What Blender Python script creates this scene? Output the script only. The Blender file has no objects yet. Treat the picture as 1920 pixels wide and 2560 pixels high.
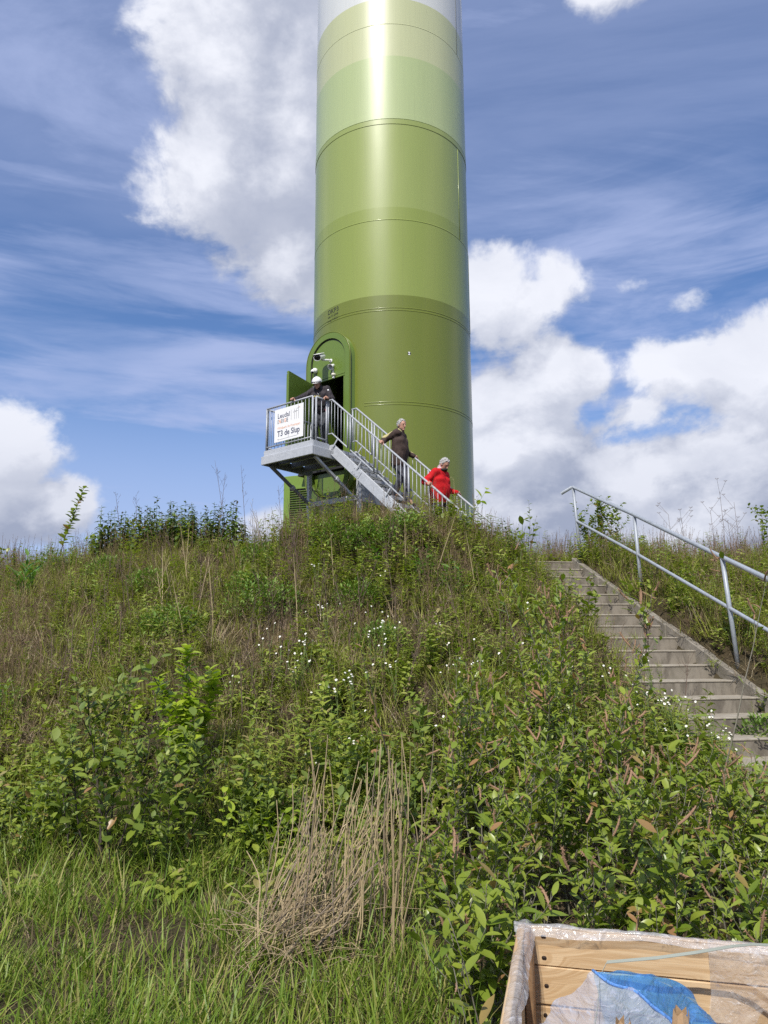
import bpy, bmesh, math, random
import numpy as np
from mathutils import Vector, Matrix, Euler
random.seed(7); RNG = np.random.default_rng(7)
rad = math.radians
S = bpy.context.scene
COL = S.collection
# ------------------------------------------------------------------ camera
cam_d = bpy.data.cameras.new('camera'); cam = bpy.data.objects.new('camera', cam_d); COL.objects.link(cam)
cam_d.sensor_fit = 'VERTICAL'; cam_d.sensor_height = 36.0; cam_d.sensor_width = 27.0
cam_d.lens = 1850 / 2560 * 36.0
cam_d.clip_start = 0.05; cam_d.clip_end = 3000
cam.matrix_world = Matrix.Translation((0, 0, 1.6)) @ Euler((rad(100), 0, 0)).to_matrix().to_4x4() @ Matrix.Rotation(rad(-0.27), 4, 'Z')
S.camera = cam
# ------------------------------------------------------------------ view
S.view_settings.view_transform = 'Standard'; S.view_settings.look = 'None'
S.view_settings.exposure = 0.0; S.view_settings.gamma = 1.0
S.view_settings.use_curve_mapping = False
S.render.engine = 'CYCLES'
S.cycles.use_denoising = False
S.cycles.max_bounces = 8; S.cycles.transparent_max_bounces = 12; S.cycles.sample_clamp_indirect = 6.0
# ------------------------------------------------------------------ sun
SUN_EL, SUN_AZ = rad(49), rad(-21)            # azimuth from behind the camera, towards -X
sun_dir = Vector((math.sin(SUN_AZ) * math.cos(SUN_EL), -math.cos(SUN_AZ) * math.cos(SUN_EL), math.sin(SUN_EL)))
sd = bpy.data.lights.new('sun', 'SUN'); sun = bpy.data.objects.new('sun', sd); COL.objects.link(sun)
sd.energy = 5.0; sd.angle = rad(0.53); sd.color = (1.0, 0.95, 0.87)
sun.rotation_euler = sun_dir.to_track_quat('Z', 'Y').to_euler()
sun.location = (-10, -25, 40)
# ------------------------------------------------------------------ sky with clouds
W = bpy.data.worlds.new('World'); S.world = W; W.use_nodes = True
nt = W.node_tree; nt.nodes.clear()


class NB:
    """small helper to write node graphs"""
    def __init__(s, nt): s.nt = nt
    def n(s, t, **k):
        x = s.nt.nodes.new(t)
        for a, v in k.items(): setattr(x, a, v)
        return x
    def _set(s, sock, v):
        if isinstance(v, bpy.types.NodeSocket): s.nt.links.new(v, sock)
        elif v is not None: sock.default_value = v
    def m(s, op, a, b=None, c=None, clamp=False):
        x = s.n('ShaderNodeMath', operation=op); x.use_clamp = clamp
        s._set(x.inputs[0], a)
        if b is not None: s._set(x.inputs[1], b)
        if c is not None: s._set(x.inputs[2], c)
        return x.outputs[0]
    def v(s, op, a, b=None):
        x = s.n('ShaderNodeVectorMath', operation=op); s._set(x.inputs[0], a)
        if b is not None: s._set(x.inputs[1], b)
        return x.outputs['Value'] if op in ('DOT_PRODUCT', 'LENGTH') else x.outputs[0]
    def noise(s, vec, scale, detail=6, rough=0.55, dist=0.0, col=False):
        x = s.n('ShaderNodeTexNoise'); s._set(x.inputs['Vector'], vec)
        s._set(x.inputs['Scale'], scale); s._set(x.inputs['Detail'], detail); s._set(x.inputs['Roughness'], rough)
        s._set(x.inputs['Distortion'], dist)
        return x.outputs['Color' if col else 'Fac']
    def ramp(s, f, a, b, lo=0.0, hi=1.0, smooth=True):
        x = s.n('ShaderNodeMapRange'); x.interpolation_type = 'SMOOTHSTEP' if smooth else 'LINEAR'
        s._set(x.inputs[0], f); s._set(x.inputs[1], a); s._set(x.inputs[2], b); s._set(x.inputs[3], lo); s._set(x.inputs[4], hi)
        return x.outputs[0]
    def mix(s, f, a, b, mode='MIX'):
        x = s.n('ShaderNodeMix', data_type='RGBA', blend_type=mode)
        s._set(x.inputs[0], f); s._set(x.inputs[6], a); s._set(x.inputs[7], b)
        return x.outputs[2]
    def comb(s, a, b, c):
        x = s.n('ShaderNodeCombineXYZ')
        for i, q in enumerate((a, b, c)): s._set(x.inputs[i], q)
        return x.outputs[0]
    def sep(s, v):
        x = s.n('ShaderNodeSeparateXYZ'); s._set(x.inputs[0], v); return x.outputs


# group: cloud density at a direction
dg_ = bpy.data.node_groups.new('cloud_density', 'ShaderNodeTree')
dg_.interface.new_socket('Vector', in_out='INPUT', socket_type='NodeSocketVector')
dg_.interface.new_socket('Density', in_out='OUTPUT', socket_type='NodeSocketFloat')
g = NB(dg_); gi = g.n('NodeGroupInput'); go = g.n('NodeGroupOutput')
d0 = gi.outputs[0]
X, Y, Z = g.sep(d0)
az = g.m('MULTIPLY', g.m('ARCTAN2', X, Y), 57.2958)
el = g.m('MULTIPLY', g.m('ARCSINE', Z), 57.2958)
sv = g.v('MULTIPLY', d0, (1.0, 1.0, 1.25))
warp = g.v('MULTIPLY', g.v('SUBTRACT', g.noise(sv, 3.2, 3, 0.5, col=True), (0.5, 0.5, 0.5)), (0.16, 0.16, 0.16))
sw = g.v('ADD', sv, warp)
fb = g.noise(sw, 7.0, 9, 0.58)
fb2 = g.noise(sv, 24.0, 6, 0.6)
# cumulus clouds in sight (azimuth, elevation, half sizes in degrees, weight)
CLOUDS = [(-13.2, 41.5, 6.2, 9.0, 1.1), (-12.4, 34.0, 6.6, 5.2, 1.12), (-8.0, 38.0, 5.0, 8.5, 1.05), (-7.6, 29.0, 4.2, 5.5, .80), (-10.5, 47.5, 6.0, 4.0, 1.05),
          (-28.6, 12.6, 4.4, 4.0, .95), (-24.8, 9.4, 4.6, 3.0, .85), (-30.5, 8.6, 5.5, 3.6, .9),
          (8.6, 25.4, 6.0, 4.2, .86), (14.4, 26.6, 3.4, 2.6, .78), (19.0, 25.4, 3.4, 1.5, .45),
          (13.6, 19.6, 4.2, 3.0, 1.0), (8.6, 18.2, 4.6, 3.2, 1.0), (11.0, 15.2, 8.0, 3.2, .95),
          (22.6, 19.2, 4.6, 2.6, .95), (27.4, 18.4, 4.4, 3.8, 1.0), (33.0, 18.0, 5.0, 4.2, 1.0), (19.6, 16.6, 3.6, 2.2, .8),
          (16.5, 11.6, 9.0, 3.6, .95), (27.0, 12.6, 8.0, 4.4, .95), (9.5, 9.6, 8.5, 3.8, .9), (21.0, 8.0, 10.0, 4.0, .9),
          (-9.0, 8.4, 5.6, 2.2, .62), (24.5, 24.0, 3.2, 1.8, .5), (21.0, 44.5, 6.0, 2.5, .75)]
B = None
for (a, e, sa, se, w) in CLOUDS:
    da = g.m('DIVIDE', g.m('SUBTRACT', az, a), sa); de = g.m('DIVIDE', g.m('SUBTRACT', el, e), se)
    r2 = g.m('MULTIPLY_ADD', da, da, g.m('MULTIPLY', de, de))
    f = g.m('MULTIPLY', g.m('EXPONENT', g.m('MULTIPLY', r2, -0.62)), w)
    B = f if B is None else g.m('SMOOTH_MAX', B, f, 0.18)
# the same kind of scattered cumulus over the rest of the sky
rest = g.m('MAXIMUM', g.ramp(g.m('ABSOLUTE', az), 33, 48), g.ramp(el, 48, 58))
gen = g.m('MULTIPLY', g.ramp(g.noise(sv, 2.3, 3, 0.5), 0.46, 0.62), g.m('MULTIPLY', rest, 0.95))
B = g.m('MAXIMUM', B, gen)
nz = g.m('ADD', g.m('MULTIPLY', g.m('SUBTRACT', fb, 0.5), 1.55), g.m('MULTIPLY', g.m('SUBTRACT', fb2, 0.5), 0.34))
dn = g.m('ADD', B, g.m('MULTIPLY', nz, g.ramp(B, 0.10, 0.42, 0.35, 1.0)))
g.nt.links.new(dn, go.inputs[0])

w = NB(nt)
tc = w.n('ShaderNodeTexCoord'); dirv = w.v('NORMALIZE', tc.outputs['Generated'])
sky = w.n('ShaderNodeTexSky', sky_type='NISHITA'); sky.sun_disc = False
sky.sun_elevation = SUN_EL; sky.sun_rotation = math.atan2(sun_dir.x, sun_dir.y)
sky.altitude = 30; sky.air_density = 1.0; sky.dust_density = 0.25; sky.ozone_density = 5.0
SKY = 0.14
def dens(v):
    x = w.n('ShaderNodeGroup'); x.node_tree = dg_; w._set(x.inputs[0], v); return x.outputs[0]
dA = dens(dirv)
dB = dens(w.v('NORMALIZE', w.v('ADD', dirv, (-0.022, 0.0, 0.045))))
x_, y_, z_ = w.sep(dirv)
cover = w.ramp(dA, 0.38, 0.66)
dC = dens(w.v('NORMALIZE', w.v('ADD', dirv, (-0.03, 0.0, 0.13))))
lit = w.m('MULTIPLY_ADD', w.ramp(w.m('SUBTRACT', dA, dB), -0.20, 0.36), 0.55, w.m('MULTIPLY', w.ramp(w.m('SUBTRACT', dA, dC), -0.45, 0.75), 0.75))
thick = w.ramp(dA, 0.55, 1.25)
tone = w.m('MULTIPLY_ADD', lit, 0.86, w.m('MULTIPLY', w.m('SUBTRACT', 1.0, thick), 0.22), clamp=True)
inner = w.noise(w.v('MULTIPLY', dirv, (1, 1, 1.5)), 6.5, 6, 0.55, 0.4)
tone = w.m('ADD', tone, w.m('MULTIPLY', w.m('SUBTRACT', inner, 0.54), 0.7), clamp=True)
tone = w.m('SUBTRACT', tone, w.ramp(z_, 0.34, 0.14, 0.0, 0.26), clamp=True)
ccol = w.mix(tone, (0.36, 0.405, 0.54, 1), (0.92, 0.94, 1.02, 1))
# thin high cloud: streaks drawn out along the wind
pl = w.v('DIVIDE', dirv, w.comb(w.m('ADD', z_, 0.18), w.m('ADD', z_, 0.18), 1.0))
st = w.n('ShaderNodeMapping'); st.inputs['Rotation'].default_value = (0, 0, rad(-24)); st.inputs['Scale'].default_value = (0.42, 1.5, 1.0)
nt.links.new(pl, st.inputs[0])
ci = w.noise(st.outputs[0], 1.7, 9, 0.62, 0.5)                                          # slanting wisps higher up
cj = w.noise(w.v('MULTIPLY', dirv, (1.1, 1.1, 7.5)), 2.6, 8, 0.58, 0.45)                # flat layers lower down
hi = w.ramp(z_, 0.42, 0.62)
sheet_ = w.m('ADD', w.m('MULTIPLY', w.ramp(ci, 0.30, 0.68), hi), w.m('MULTIPLY', w.ramp(cj, 0.35, 0.68), w.m('SUBTRACT', 1.0, hi)))
big = w.ramp(w.noise(w.v('MULTIPLY', dirv, (1.0, 1.0, 2.2)), 2.1, 3, 0.5, 0.3), 0.30, 0.56, 0.50, 1.0)
veil = w.m('MULTIPLY', w.m('MULTIPLY', sheet_, big), 0.88)
veil = w.m('MAXIMUM', veil, w.ramp(z_, 0.37, 0.12, 0.0, 0.72))
veil = w.m('MAXIMUM', veil, w.m('MULTIPLY', w.ramp(z_, 0.40, 0.56), w.m('MULTIPLY_ADD', w.ramp(w.noise(st.outputs[0], 1.1, 8, 0.6, 0.9), 0.34, 0.66), 0.34, 0.08)))
hs = w.n('ShaderNodeHueSaturation'); hs.inputs['Saturation'].default_value = 1.12; hs.inputs['Hue'].default_value = 0.506; w._set(hs.inputs['Color'], sky.outputs[0])
skyc = w.v('MULTIPLY', hs.outputs[0], (SKY, SKY, SKY))
veil = w.m('ADD', w.m('MULTIPLY', veil, 0.90), 0.05, clamp=True)
skyc = w.mix(veil, skyc, (0.455, 0.54, 0.83, 1))
final = w.mix(w.m('MULTIPLY', cover, 0.97), skyc, ccol)
bg = w.n('ShaderNodeBackground'); nt.links.new(final, bg.inputs[0]); bg.inputs[1].default_value = 1.0
wo = w.n('ShaderNodeOutputWorld'); nt.links.new(bg.outputs[0], wo.inputs[0])
W.cycles.sampling_method = 'MANUAL'; W.cycles.sample_map_resolution = 512

# ------------------------------------------------------------------ materials
def mat(name, base, rough=0.6, metal=0.0, var=0.0, vscale=4.0, bump=0.0, bscale=60.0, spec=0.5, coat=0.0, base2=None, stretch=None):
    m = bpy.data.materials.new(name); m.use_nodes = True
    b = NB(m.node_tree); p = m.node_tree.nodes['Principled BSDF']
    p.inputs['Base Color'].default_value = (*base, 1); p.inputs['Roughness'].default_value = rough
    p.inputs['Metallic'].default_value = metal; p.inputs['Specular IOR Level'].default_value = spec
    p.inputs['Coat Weight'].default_value = coat; p.inputs['Coat Roughness'].default_value = 0.12
    t = b.n('ShaderNodeTexCoord'); vec = t.outputs['Object']
    if stretch: vec = b.v('MULTIPLY', vec, stretch)
    if var or base2:
        f = b.ramp(b.noise(vec, vscale, 6, 0.6, 0.3), 0.3, 0.7)
        c2 = base2 or tuple(c * (1 - var) for c in base)
        f2 = b.m('MULTIPLY_ADD', b.noise(vec, vscale * 9, 4, 0.6), 0.5, b.m('MULTIPLY', f, 0.6), clamp=True)
        m.node_tree.links.new(b.mix(f2, (*base, 1), (*c2, 1)), p.inputs['Base Color'])
        m.node_tree.links.new(b.m('MULTIPLY_ADD', f, 0.12, rough - 0.06, clamp=True), p.inputs['Roughness'])
    if bump:
        bn = b.n('ShaderNodeBump'); bn.inputs['Strength'].default_value = bump; bn.inputs['Distance'].default_value = 0.01
        m.node_tree.links.new(b.noise(vec, bscale, 5, 0.6), bn.inputs['Height']); m.node_tree.links.new(bn.outputs[0], p.inputs['Normal'])
    return m


def leafmat(name, ca, cb, trans=0.35, rough=0.45, spec=0.4, cc=None, odd=.72):
    """foliage: colour differs from blade to blade and plant to plant; light passes through"""
    m = bpy.data.materials.new(name); m.use_nodes = True; m.node_tree.nodes.clear(); b = NB(m.node_tree)
    oi = b.n('ShaderNodeObjectInfo'); at = b.n('ShaderNodeAttribute', attribute_name='var')
    gd = b.n('ShaderNodeTexCoord')
    f = b.m('FRACT', b.m('ADD', b.m('MULTIPLY', oi.outputs['Random'], 1.0), at.outputs['Fac']))
    c = b.mix(f, (*ca, 1), (*cb, 1))
    if cc:
        f2 = b.ramp(b.m('FRACT', b.m('MULTIPLY', f, 7.31)), odd, min(odd + .2, .995))
        c = b.mix(f2, c, (*cc, 1))
    pb = b.n('ShaderNodeBsdfPrincipled'); b._set(pb.inputs['Base Color'], c)
    pb.inputs['Roughness'].default_value = rough; pb.inputs['Specular IOR Level'].default_value = spec
    tr = b.n('ShaderNodeBsdfTranslucent'); b._set(tr.inputs[0], b.mix(1.0, c, (1.0, 1.1, 0.55, 1), 'MULTIPLY'))
    mx = b.n('ShaderNodeMixShader'); mx.inputs[0].default_value = trans
    m.node_tree.links.new(pb.outputs[0], mx.inputs[1]); m.node_tree.links.new(tr.outputs[0], mx.inputs[2])
    o = b.n('ShaderNodeOutputMaterial'); m.node_tree.links.new(mx.outputs[0], o.inputs[0])
    return m

# ------------------------------------------------------------------ mesh helpers
class MB:
    def __init__(s): s.V = []; s.F = []; s.var = []
    def add(s, vs, fs, var=0.0):
        o = len(s.V); s.V += [tuple(v) for v in vs]; s.F += [tuple(i + o for i in f) for f in fs]; s.var += [var] * len(vs); return s
    def box(s, c, d, M=None):
        x, y, z = (q / 2 for q in d); c = Vector(c)
        vs = [Vector((a * x, b_ * y, e * z)) for e in (-1, 1) for b_ in (-1, 1) for a in (-1, 1)]
        if M is not None: vs = [M @ v for v in vs]
        return s.add([v + c for v in vs], [(0, 2, 3, 1), (4, 5, 7, 6), (0, 1, 5, 4), (2, 6, 7, 3), (0, 4, 6, 2), (1, 3, 7, 5)])
    def bevbox(s, c, d, M=None, bv=0.006):
        x, y, z = (q / 2 for q in d); c = Vector(c); b = min(bv, x * .9, y * .9, z * .9)
        vs = []
        for e in (-1, 1):
            for f in (-1, 1):
                for h in (-1, 1):
                    vs += [Vector((h * (x - b), f * (y - b), e * z)), Vector((h * (x - b), f * y, e * (z - b))), Vector((h * x, f * (y - b), e * (z - b)))]
        bm = bmesh.new()
        for v in vs: bm.verts.new((M @ v if M is not None else v) + c)
        r = bmesh.ops.convex_hull(bm, input=bm.verts)
        bm.verts.index_update()
        out = ([v.co.copy() for v in bm.verts], [tuple(v.index for v in f_.verts) for f_ in bm.faces]); bm.free()
        return s.add(*out)
    def tube(s, pts, r, n=8, caps=True, var=0.0):
        pts = [Vector(p) for p in pts]; m = len(pts)
        rs = r if isinstance(r, (list, tuple)) else [r] * m
        vs = []; fs = []
        ref = None
        for i, p in enumerate(pts):
            t = (pts[min(i + 1, m - 1)] - pts[max(i - 1, 0)])
            if t.length < 1e-9: t = Vector((0, 0, 1))
            t.normalize()
            if ref is None: ref = t.orthogonal().normalized()
            u = (ref - t * ref.dot(t))
            u = u.normalized() if u.length > 1e-6 else t.orthogonal().normalized()
            ref = u; v = t.cross(u)
            for k in range(n):
                a = 2 * math.pi * k / n
                vs.append(p + (u * math.cos(a) + v * math.sin(a)) * rs[i])
        for i in range(m - 1):
            for k in range(n):
                fs.append((i * n + k, i * n + (k + 1) % n, (i + 1) * n + (k + 1) % n, (i + 1) * n + k))
        if caps:
            fs.append(tuple(range(n - 1, -1, -1))); fs.append(tuple((m - 1) * n + k for k in range(n)))
        return s.add(vs, fs, var)
    def prism(s, poly, h, M):
        """poly (x,y) extruded by h along local z, placed by M"""
        n = len(poly)
        vs = [M @ Vector((x, y, 0)) for x, y in poly] + [M @ Vector((x, y, h)) for x, y in poly]
        fs = [tuple(range(n - 1, -1, -1)), tuple(range(n, 2 * n))] + [(i, (i + 1) % n, n + (i + 1) % n, n + i) for i in range(n)]
        return s.add(vs, fs)
    def lathe(s, prof, c=(0, 0, 0), n=24, a0=0.0, a1=2 * math.pi, M=None):
        full = abs(a1 - a0 - 2 * math.pi) < 1e-6; k = n if full else n + 1; vs = []; fs = []
        for r, z in prof:
            for i in range(k):
                a = a0 + (a1 - a0) * i / n; vs.append(Vector((r * math.cos(a), r * math.sin(a), z)))
        if M is not None: vs = [M @ v for v in vs]
        vs = [v + Vector(c) for v in vs]
        for j in range(len(prof) - 1):
            for i in range(n):
                i2 = (i + 1) % k; fs.append((j * k + i, j * k + i2, (j + 1) * k + i2, (j + 1) * k + i))
        return s.add(vs, fs)
    def mesh(s, name, m=None, smooth=False):
        me = bpy.data.meshes.new(name); me.from_pydata(s.V, [], s.F)
        if any(s.var):
            a = me.attributes.new('var', 'FLOAT', 'POINT'); a.data.foreach_set('value', np.array(s.var, 'f'))
        if smooth: me.polygons.foreach_set('use_smooth', [True] * len(me.polygons))
        if m is not None: me.materials.append(m)
        me.update(); return me


def link(name, me, parent=None, origin=None):
    o = bpy.data.objects.new(name, me); COL.objects.link(o)
    if parent is not None: o.parent = parent
    return o
def tag(o, label=None, cat=None, group=None, kind=None):
    if label: o['label'] = label
    if cat: o['category'] = cat
    if group: o['group'] = group
    if kind: o['kind'] = kind
    return o
def thing(name, loc, label, cat, group=None):
    o = bpy.data.objects.new(name, None); COL.objects.link(o); o.location = loc; o.empty_display_size = 0.1
    return tag(o, label, cat, group)
def part(name, mb, m, parent, smooth=False, world=True, label=None):
    """mesh part; mb is in world coordinates, stored relative to the thing's base"""
    if world and parent is not None:
        top = parent; off = Vector((0, 0, 0))
        while top is not None: off += top.location; top = top.parent
        mb.V = [(v[0] - off.x, v[1] - off.y, v[2] - off.z) for v in mb.V]
    o = link(name, mb.mesh(name, m, smooth), parent)
    if label: o['label'] = label
    return o
def whole(name, mb, m, loc, label, cat, group=None, smooth=False):
    """a thing that is one mesh, with its origin at loc"""
    mb.V = [(v[0] - loc[0], v[1] - loc[1], v[2] - loc[2]) for v in mb.V]
    o = link(name, mb.mesh(name, m, smooth)); o.location = loc
    return tag(o, label, cat, group)
def autosmooth(o, ang=35):
    me = o.data
    me.polygons.foreach_set('use_smooth', [True] * len(me.polygons))
    me.set_sharp_from_angle(angle=rad(ang))

_font = {}
def text_mesh(txt, size, extrude=0.001, align='LEFT', bold=0.0, space=1.0):
    c = bpy.data.curves.new('lettering', 'FONT'); c.body = txt; c.size = size; c.extrude = extrude; c.align_x = align; c.offset = bold
    c.space_character = space; c.resolution_u = 3
    o = bpy.data.objects.new('lettering', c); COL.objects.link(o)
    bpy.context.view_layer.update()
    me = bpy.data.meshes.new_from_object(o.evaluated_get(bpy.context.evaluated_depsgraph_get()))
    V = [Vector(v.co) for v in me.vertices]; F = [tuple(p.vertices) for p in me.polygons]
    bpy.data.objects.remove(o); bpy.data.curves.remove(c); bpy.data.meshes.remove(me)
    return V, F

# ------------------------------------------------------------------ ground
CX = np.array([-60, -14, -10, -7, -5, -3, -1, 1, 2.2, 3.2, 4.2, 6, 10, 16, 60.]); CY = np.array([20, 17.5, 15.6, 14.3, 13.4, 12.6, 12.1, 12.1, 12.6, 13.1, 13.3, 13.3, 13.5, 14, 16.])
FX = np.array([-60, -8, -3, 0, 2, 4, 10, 60.]); FY = np.array([7.5, 6.5, 6.0, 5.75, 5.4, 5.2, 5.0, 5.])
ST0 = np.array([3.39, 13.1]); STU = np.array([.18, -.984]); STU = STU / np.linalg.norm(STU); STW = np.array([-STU[1], STU[0]])
RISE, RUN, STZ = 0.17, 0.391, 3.01
PAD = 3.05
def smin(a, b, k): h = np.clip(.5 + .5 * (b - a) / k, 0, 1); return b + (a - b) * h - k * h * (1 - h)
def stair_edge(s): return -(.88 + .42 * np.clip(s / 4.5, 0, 1))      # how far the turf has crept over the steps
def gz(x, y):
    x = np.asarray(x, float); y = np.asarray(y, float)
    f = np.interp(x, FX, FY); c = np.interp(x, CX, CY)
    t = (y - f) / (c - f)
    z = PAD * smin(-smin(-t, 0 * t, .12), 1 + 0 * t, .14)
    n = np.sin(x * 2.1 + 1.3 * np.sin(y * 1.7)) * .035 + np.sin(y * 3.3 + x * 1.1) * .03 + np.sin(x * 5.3 - y * 4.1) * .015
    z = z + n * np.clip(t * 4 + .3, .15, 1) * np.clip((1.25 - t) * 4, 0.1, 1)
    z = z + (.60 * np.exp(-((x - .1) / 1.75) ** 4) + .24 * np.exp(-((x + 4) / 1.6) ** 2)) * np.exp(-((y - c - .1) / 1.15) ** 2)
    # the far side of the hill
    dd = np.hypot(np.maximum(np.abs(x) - 24, 0), np.maximum(y - 27, 0)); z = z * np.clip(1 - dd / 12, 0, 1)
    # the concrete stairs cut into the slope
    qx, qy = x - ST0[0], y - ST0[1]
    s = qx * STU[0] + qy * STU[1]; wv = qx * STW[0] + qy * STW[1]
    line = STZ - s * RISE / RUN
    on = (s > -.6) & (s < 7.6)
    zl = np.where(s < 0, STZ, line)
    cut = zl - .26 + np.clip((wv - .02) / .1, 0, 1) * .30 + np.clip((wv - .1), 0, 2) * .55
    wl = stair_edge(s)
    lft = zl - .26 + np.clip((wl - wv) / .15, 0, 1) * .30 + np.clip(wl - .13 - wv, 0, 3) * .75
    zz = np.where(wv > -.3, cut, lft)
    return np.where(on & (wv > -3) & (wv < 1.4), np.minimum(z, zz), z)
def G(x, y): return float(gz(x, y))

def axis(lo, hi, step, far):
    a = list(np.arange(lo, hi + 1e-6, step)); s = step
    while a[-1] < far: s *= 1.35; a.append(a[-1] + s)
    s = step
    while a[0] > -far: s *= 1.35; a.insert(0, a[0] - s)
    return np.array(a)
gx = axis(-10, 9, .13, 900); gy = axis(2, 17, .13, 900)
XX, YY = np.meshgrid(gx, gy); ZZ = gz(XX, YY)
nx, ny = len(gx), len(gy)
idx = np.arange(nx * ny).reshape(ny, nx)
quads = np.stack([idx[:-1, :-1], idx[:-1, 1:], idx[1:, 1:], idx[1:, :-1]], -1).reshape(-1, 4)
gm = bpy.data.meshes.new('ground'); gm.from_pydata(np.stack([XX, YY, ZZ], -1).reshape(-1, 3).tolist(), [], quads.tolist())
gm.polygons.foreach_set('use_smooth', [True] * len(gm.polygons))
M_soil = mat('soil_and_thatch', (.075, .056, .034), .95, var=.5, vscale=3, bump=.8, bscale=30, base2=(.040, .036, .020), spec=.1)
gm.materials.append(M_soil); tag(link('ground', gm), kind='structure')
# ------------------------------------------------------------------ turbine tower
TC = Vector((.25, 20.2, 0)); TR = 2.25
PT = Vector((.774, -.633, 0)).normalized(); PN = Vector((-PT.y, PT.x, 0)); PC = Vector((-1.58, 16.0, 0))   # platform frame: along, inward
def PF(s, a, z): return Vector((PC.x + PT.x * s + PN.x * a, PC.y + PT.y * s + PN.y * a, z))
PM = Matrix((PT.to_tuple(), PN.to_tuple(), (0, 0, 1))).transposed()       # columns: along, inward, up
DECK = 6.05
DS = -1.49                       # door axis (s); half width, collar
DHW, DZ0, DZ1 = .62, 5.22, 9.52
def paint(name, c, r=.36, coat=.32):
    m = bpy.data.materials.new(name); m.use_nodes = True; b = NB(m.node_tree); p = m.node_tree.nodes['Principled BSDF']
    t = b.n('ShaderNodeTexCoord'); f = b.noise(b.v('MULTIPLY', t.outputs['Object'], (1, 1, .35)), 2.5, 6, .6)
    f2 = b.ramp(b.noise(b.v('MULTIPLY', t.outputs['Object'], (9, 9, .25)), 3, 4, .6), .45, .8)
    k = b.m('MULTIPLY_ADD', f, .12, b.m('MULTIPLY', f2, .20))
    b._set(p.inputs['Base Color'], b.mix(k, (*c, 1), (c[0] * .55 + .05, c[1] * .55 + .04, c[2] * .55 + .03, 1)))
    b._set(p.inputs['Roughness'], b.m('MULTIPLY_ADD', f, .12, r - .05)); p.inputs['Coat Weight'].default_value = coat; p.inputs['Coat Roughness'].default_value = .17
    bn = b.n('ShaderNodeBump'); bn.inputs['Strength'].default_value = .09; bn.inputs['Distance'].default_value = .02
    b._set(bn.inputs['Height'], b.noise(b.v('MULTIPLY', t.outputs['Object'], (1, 1, .5)), 1.6, 3, .5)); b._set(p.inputs['Normal'], bn.outputs[0])
    return m
P1 = paint('olive_green_paint', (.143, .178, .012)); P2 = paint('moss_green_paint', (.240, .300, .056)); P3 = paint('grass_green_paint', (.278, .340, .088))
P4 = paint('pale_green_paint', (.405, .485, .225)); P5 = paint('cream_green_paint', (.495, .525, .29)); P6 = paint('white_tower_paint', (.62, .64, .62))
tower = thing('wind_turbine_tower', (TC.x, TC.y, PAD), 'huge round steel wind turbine tower banded from olive green to white', 'wind turbine')
bands = [(PAD - .3, 10.493, P1), (10.493, 12.996, P2), (12.996, 15.615, P3), (15.615, 17.572, P4), (17.572, 19.414, P5), (19.414, 34, P6)]
NSEG = 240
for (z0, z1, m) in bands:
    zs = np.linspace(z0, z1, max(2, int((z1 - z0) / (.06 if z0 < 6 else 1.0)) + 1))
    mb = MB(); vs = []; fs = []
    for z in zs:
        for i in range(NSEG):
            a = 2 * math.pi * i / NSEG; vs.append(Vector((TC.x + TR * math.cos(a), TC.y + TR * math.sin(a), z)))
    for j in range(len(zs) - 1):
        for i in range(NSEG):
            i2 = (i + 1) % NSEG
            a = 2 * math.pi * (i + .5) / NSEG; px, py = TC.x + TR * math.cos(a), TC.y + TR * math.sin(a); zc = (zs[j] + zs[j + 1]) / 2
            q = Vector((px - PC.x, py - PC.y, 0)); s_, a_ = q.dot(PT), q.dot(PN)
            dz = max(DZ0 + DHW - zc, 0, zc - (DZ1 - DHW))
            if a_ < 3.5 and math.hypot(s_ - DS, dz) < DHW + .05: continue
            fs.append((j * NSEG + i, j * NSEG + i2, (j + 1) * NSEG + i2, (j + 1) * NSEG + i))
    mb.add(vs, fs); part('shell_ring', mb, m, tower, smooth=True)
def ring(z, h, t, m, name='weld_seam', a0=0, a1=2 * math.pi):
    mb = MB(); prof = [(TR - .01, z - h), (TR + t * .7, z - h * .8), (TR + t, z), (TR + t * .7, z + h * .8), (TR - .01, z + h)]
    mb.lathe(prof, (TC.x, TC.y, 0), 160, a0, a1); return part(name, mb, m, tower, smooth=True)
ring(18.588, .014, .004, P5); ring(12.636, .018, .005, P2)
for z in (10.07, 10.14): ring(z, .016, .005, P1)
dang = math.atan2(-PN.y, -PN.x)
for z in (7.53, 7.60): ring(z, .015, .005, P1, a0=dang + .35, a1=dang + 2 * math.pi - .35)
# bolted flange between two tower sections
def flange(z0, z1, t, m):
    mb = MB(); mb.lathe([(TR - .01, z0), (TR + t, z0 + .004), (TR + t, z1 - .004), (TR - .01, z1)], (TC.x, TC.y, 0), 160); return part('flange', mb, m, tower, smooth=False)
autosmooth(flange(15.46, 15.612, .010, P3)); autosmooth(flange(15.620, 15.765, .010, P4))
for (ang, z0, z1, m) in ((rad(-90 + 57.5), 12.65, 15.45, P3), (rad(-90 + 60), 18.6, 30, P6), (rad(-90 + 80), 10.2, 12.62, P2)):
    mb = MB(); mb.tube([(TC.x + TR * math.cos(ang), TC.y + TR * math.sin(ang), z0), (TC.x + TR * math.cos(ang), TC.y + TR * math.sin(ang), z1)], .011, 6)
    part('vertical_weld', mb, m, tower, smooth=True)
# concrete collar at the foot
M_conc = mat('cast_concrete', (.30, .285, .25), .9, var=.35, vscale=3, bump=.4, bscale=40, base2=(.20, .185, .155), spec=.2)
mb = MB(); mb.lathe([(TR + .02, PAD - .4), (TR + .35, PAD - .4), (TR + .35, PAD + .10), (TR + .30, PAD + .13), (TR + .02, PAD + .13)], (TC.x, TC.y, 0), 96)
autosmooth(part('concrete_collar', mb, M_conc, tower))
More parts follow.
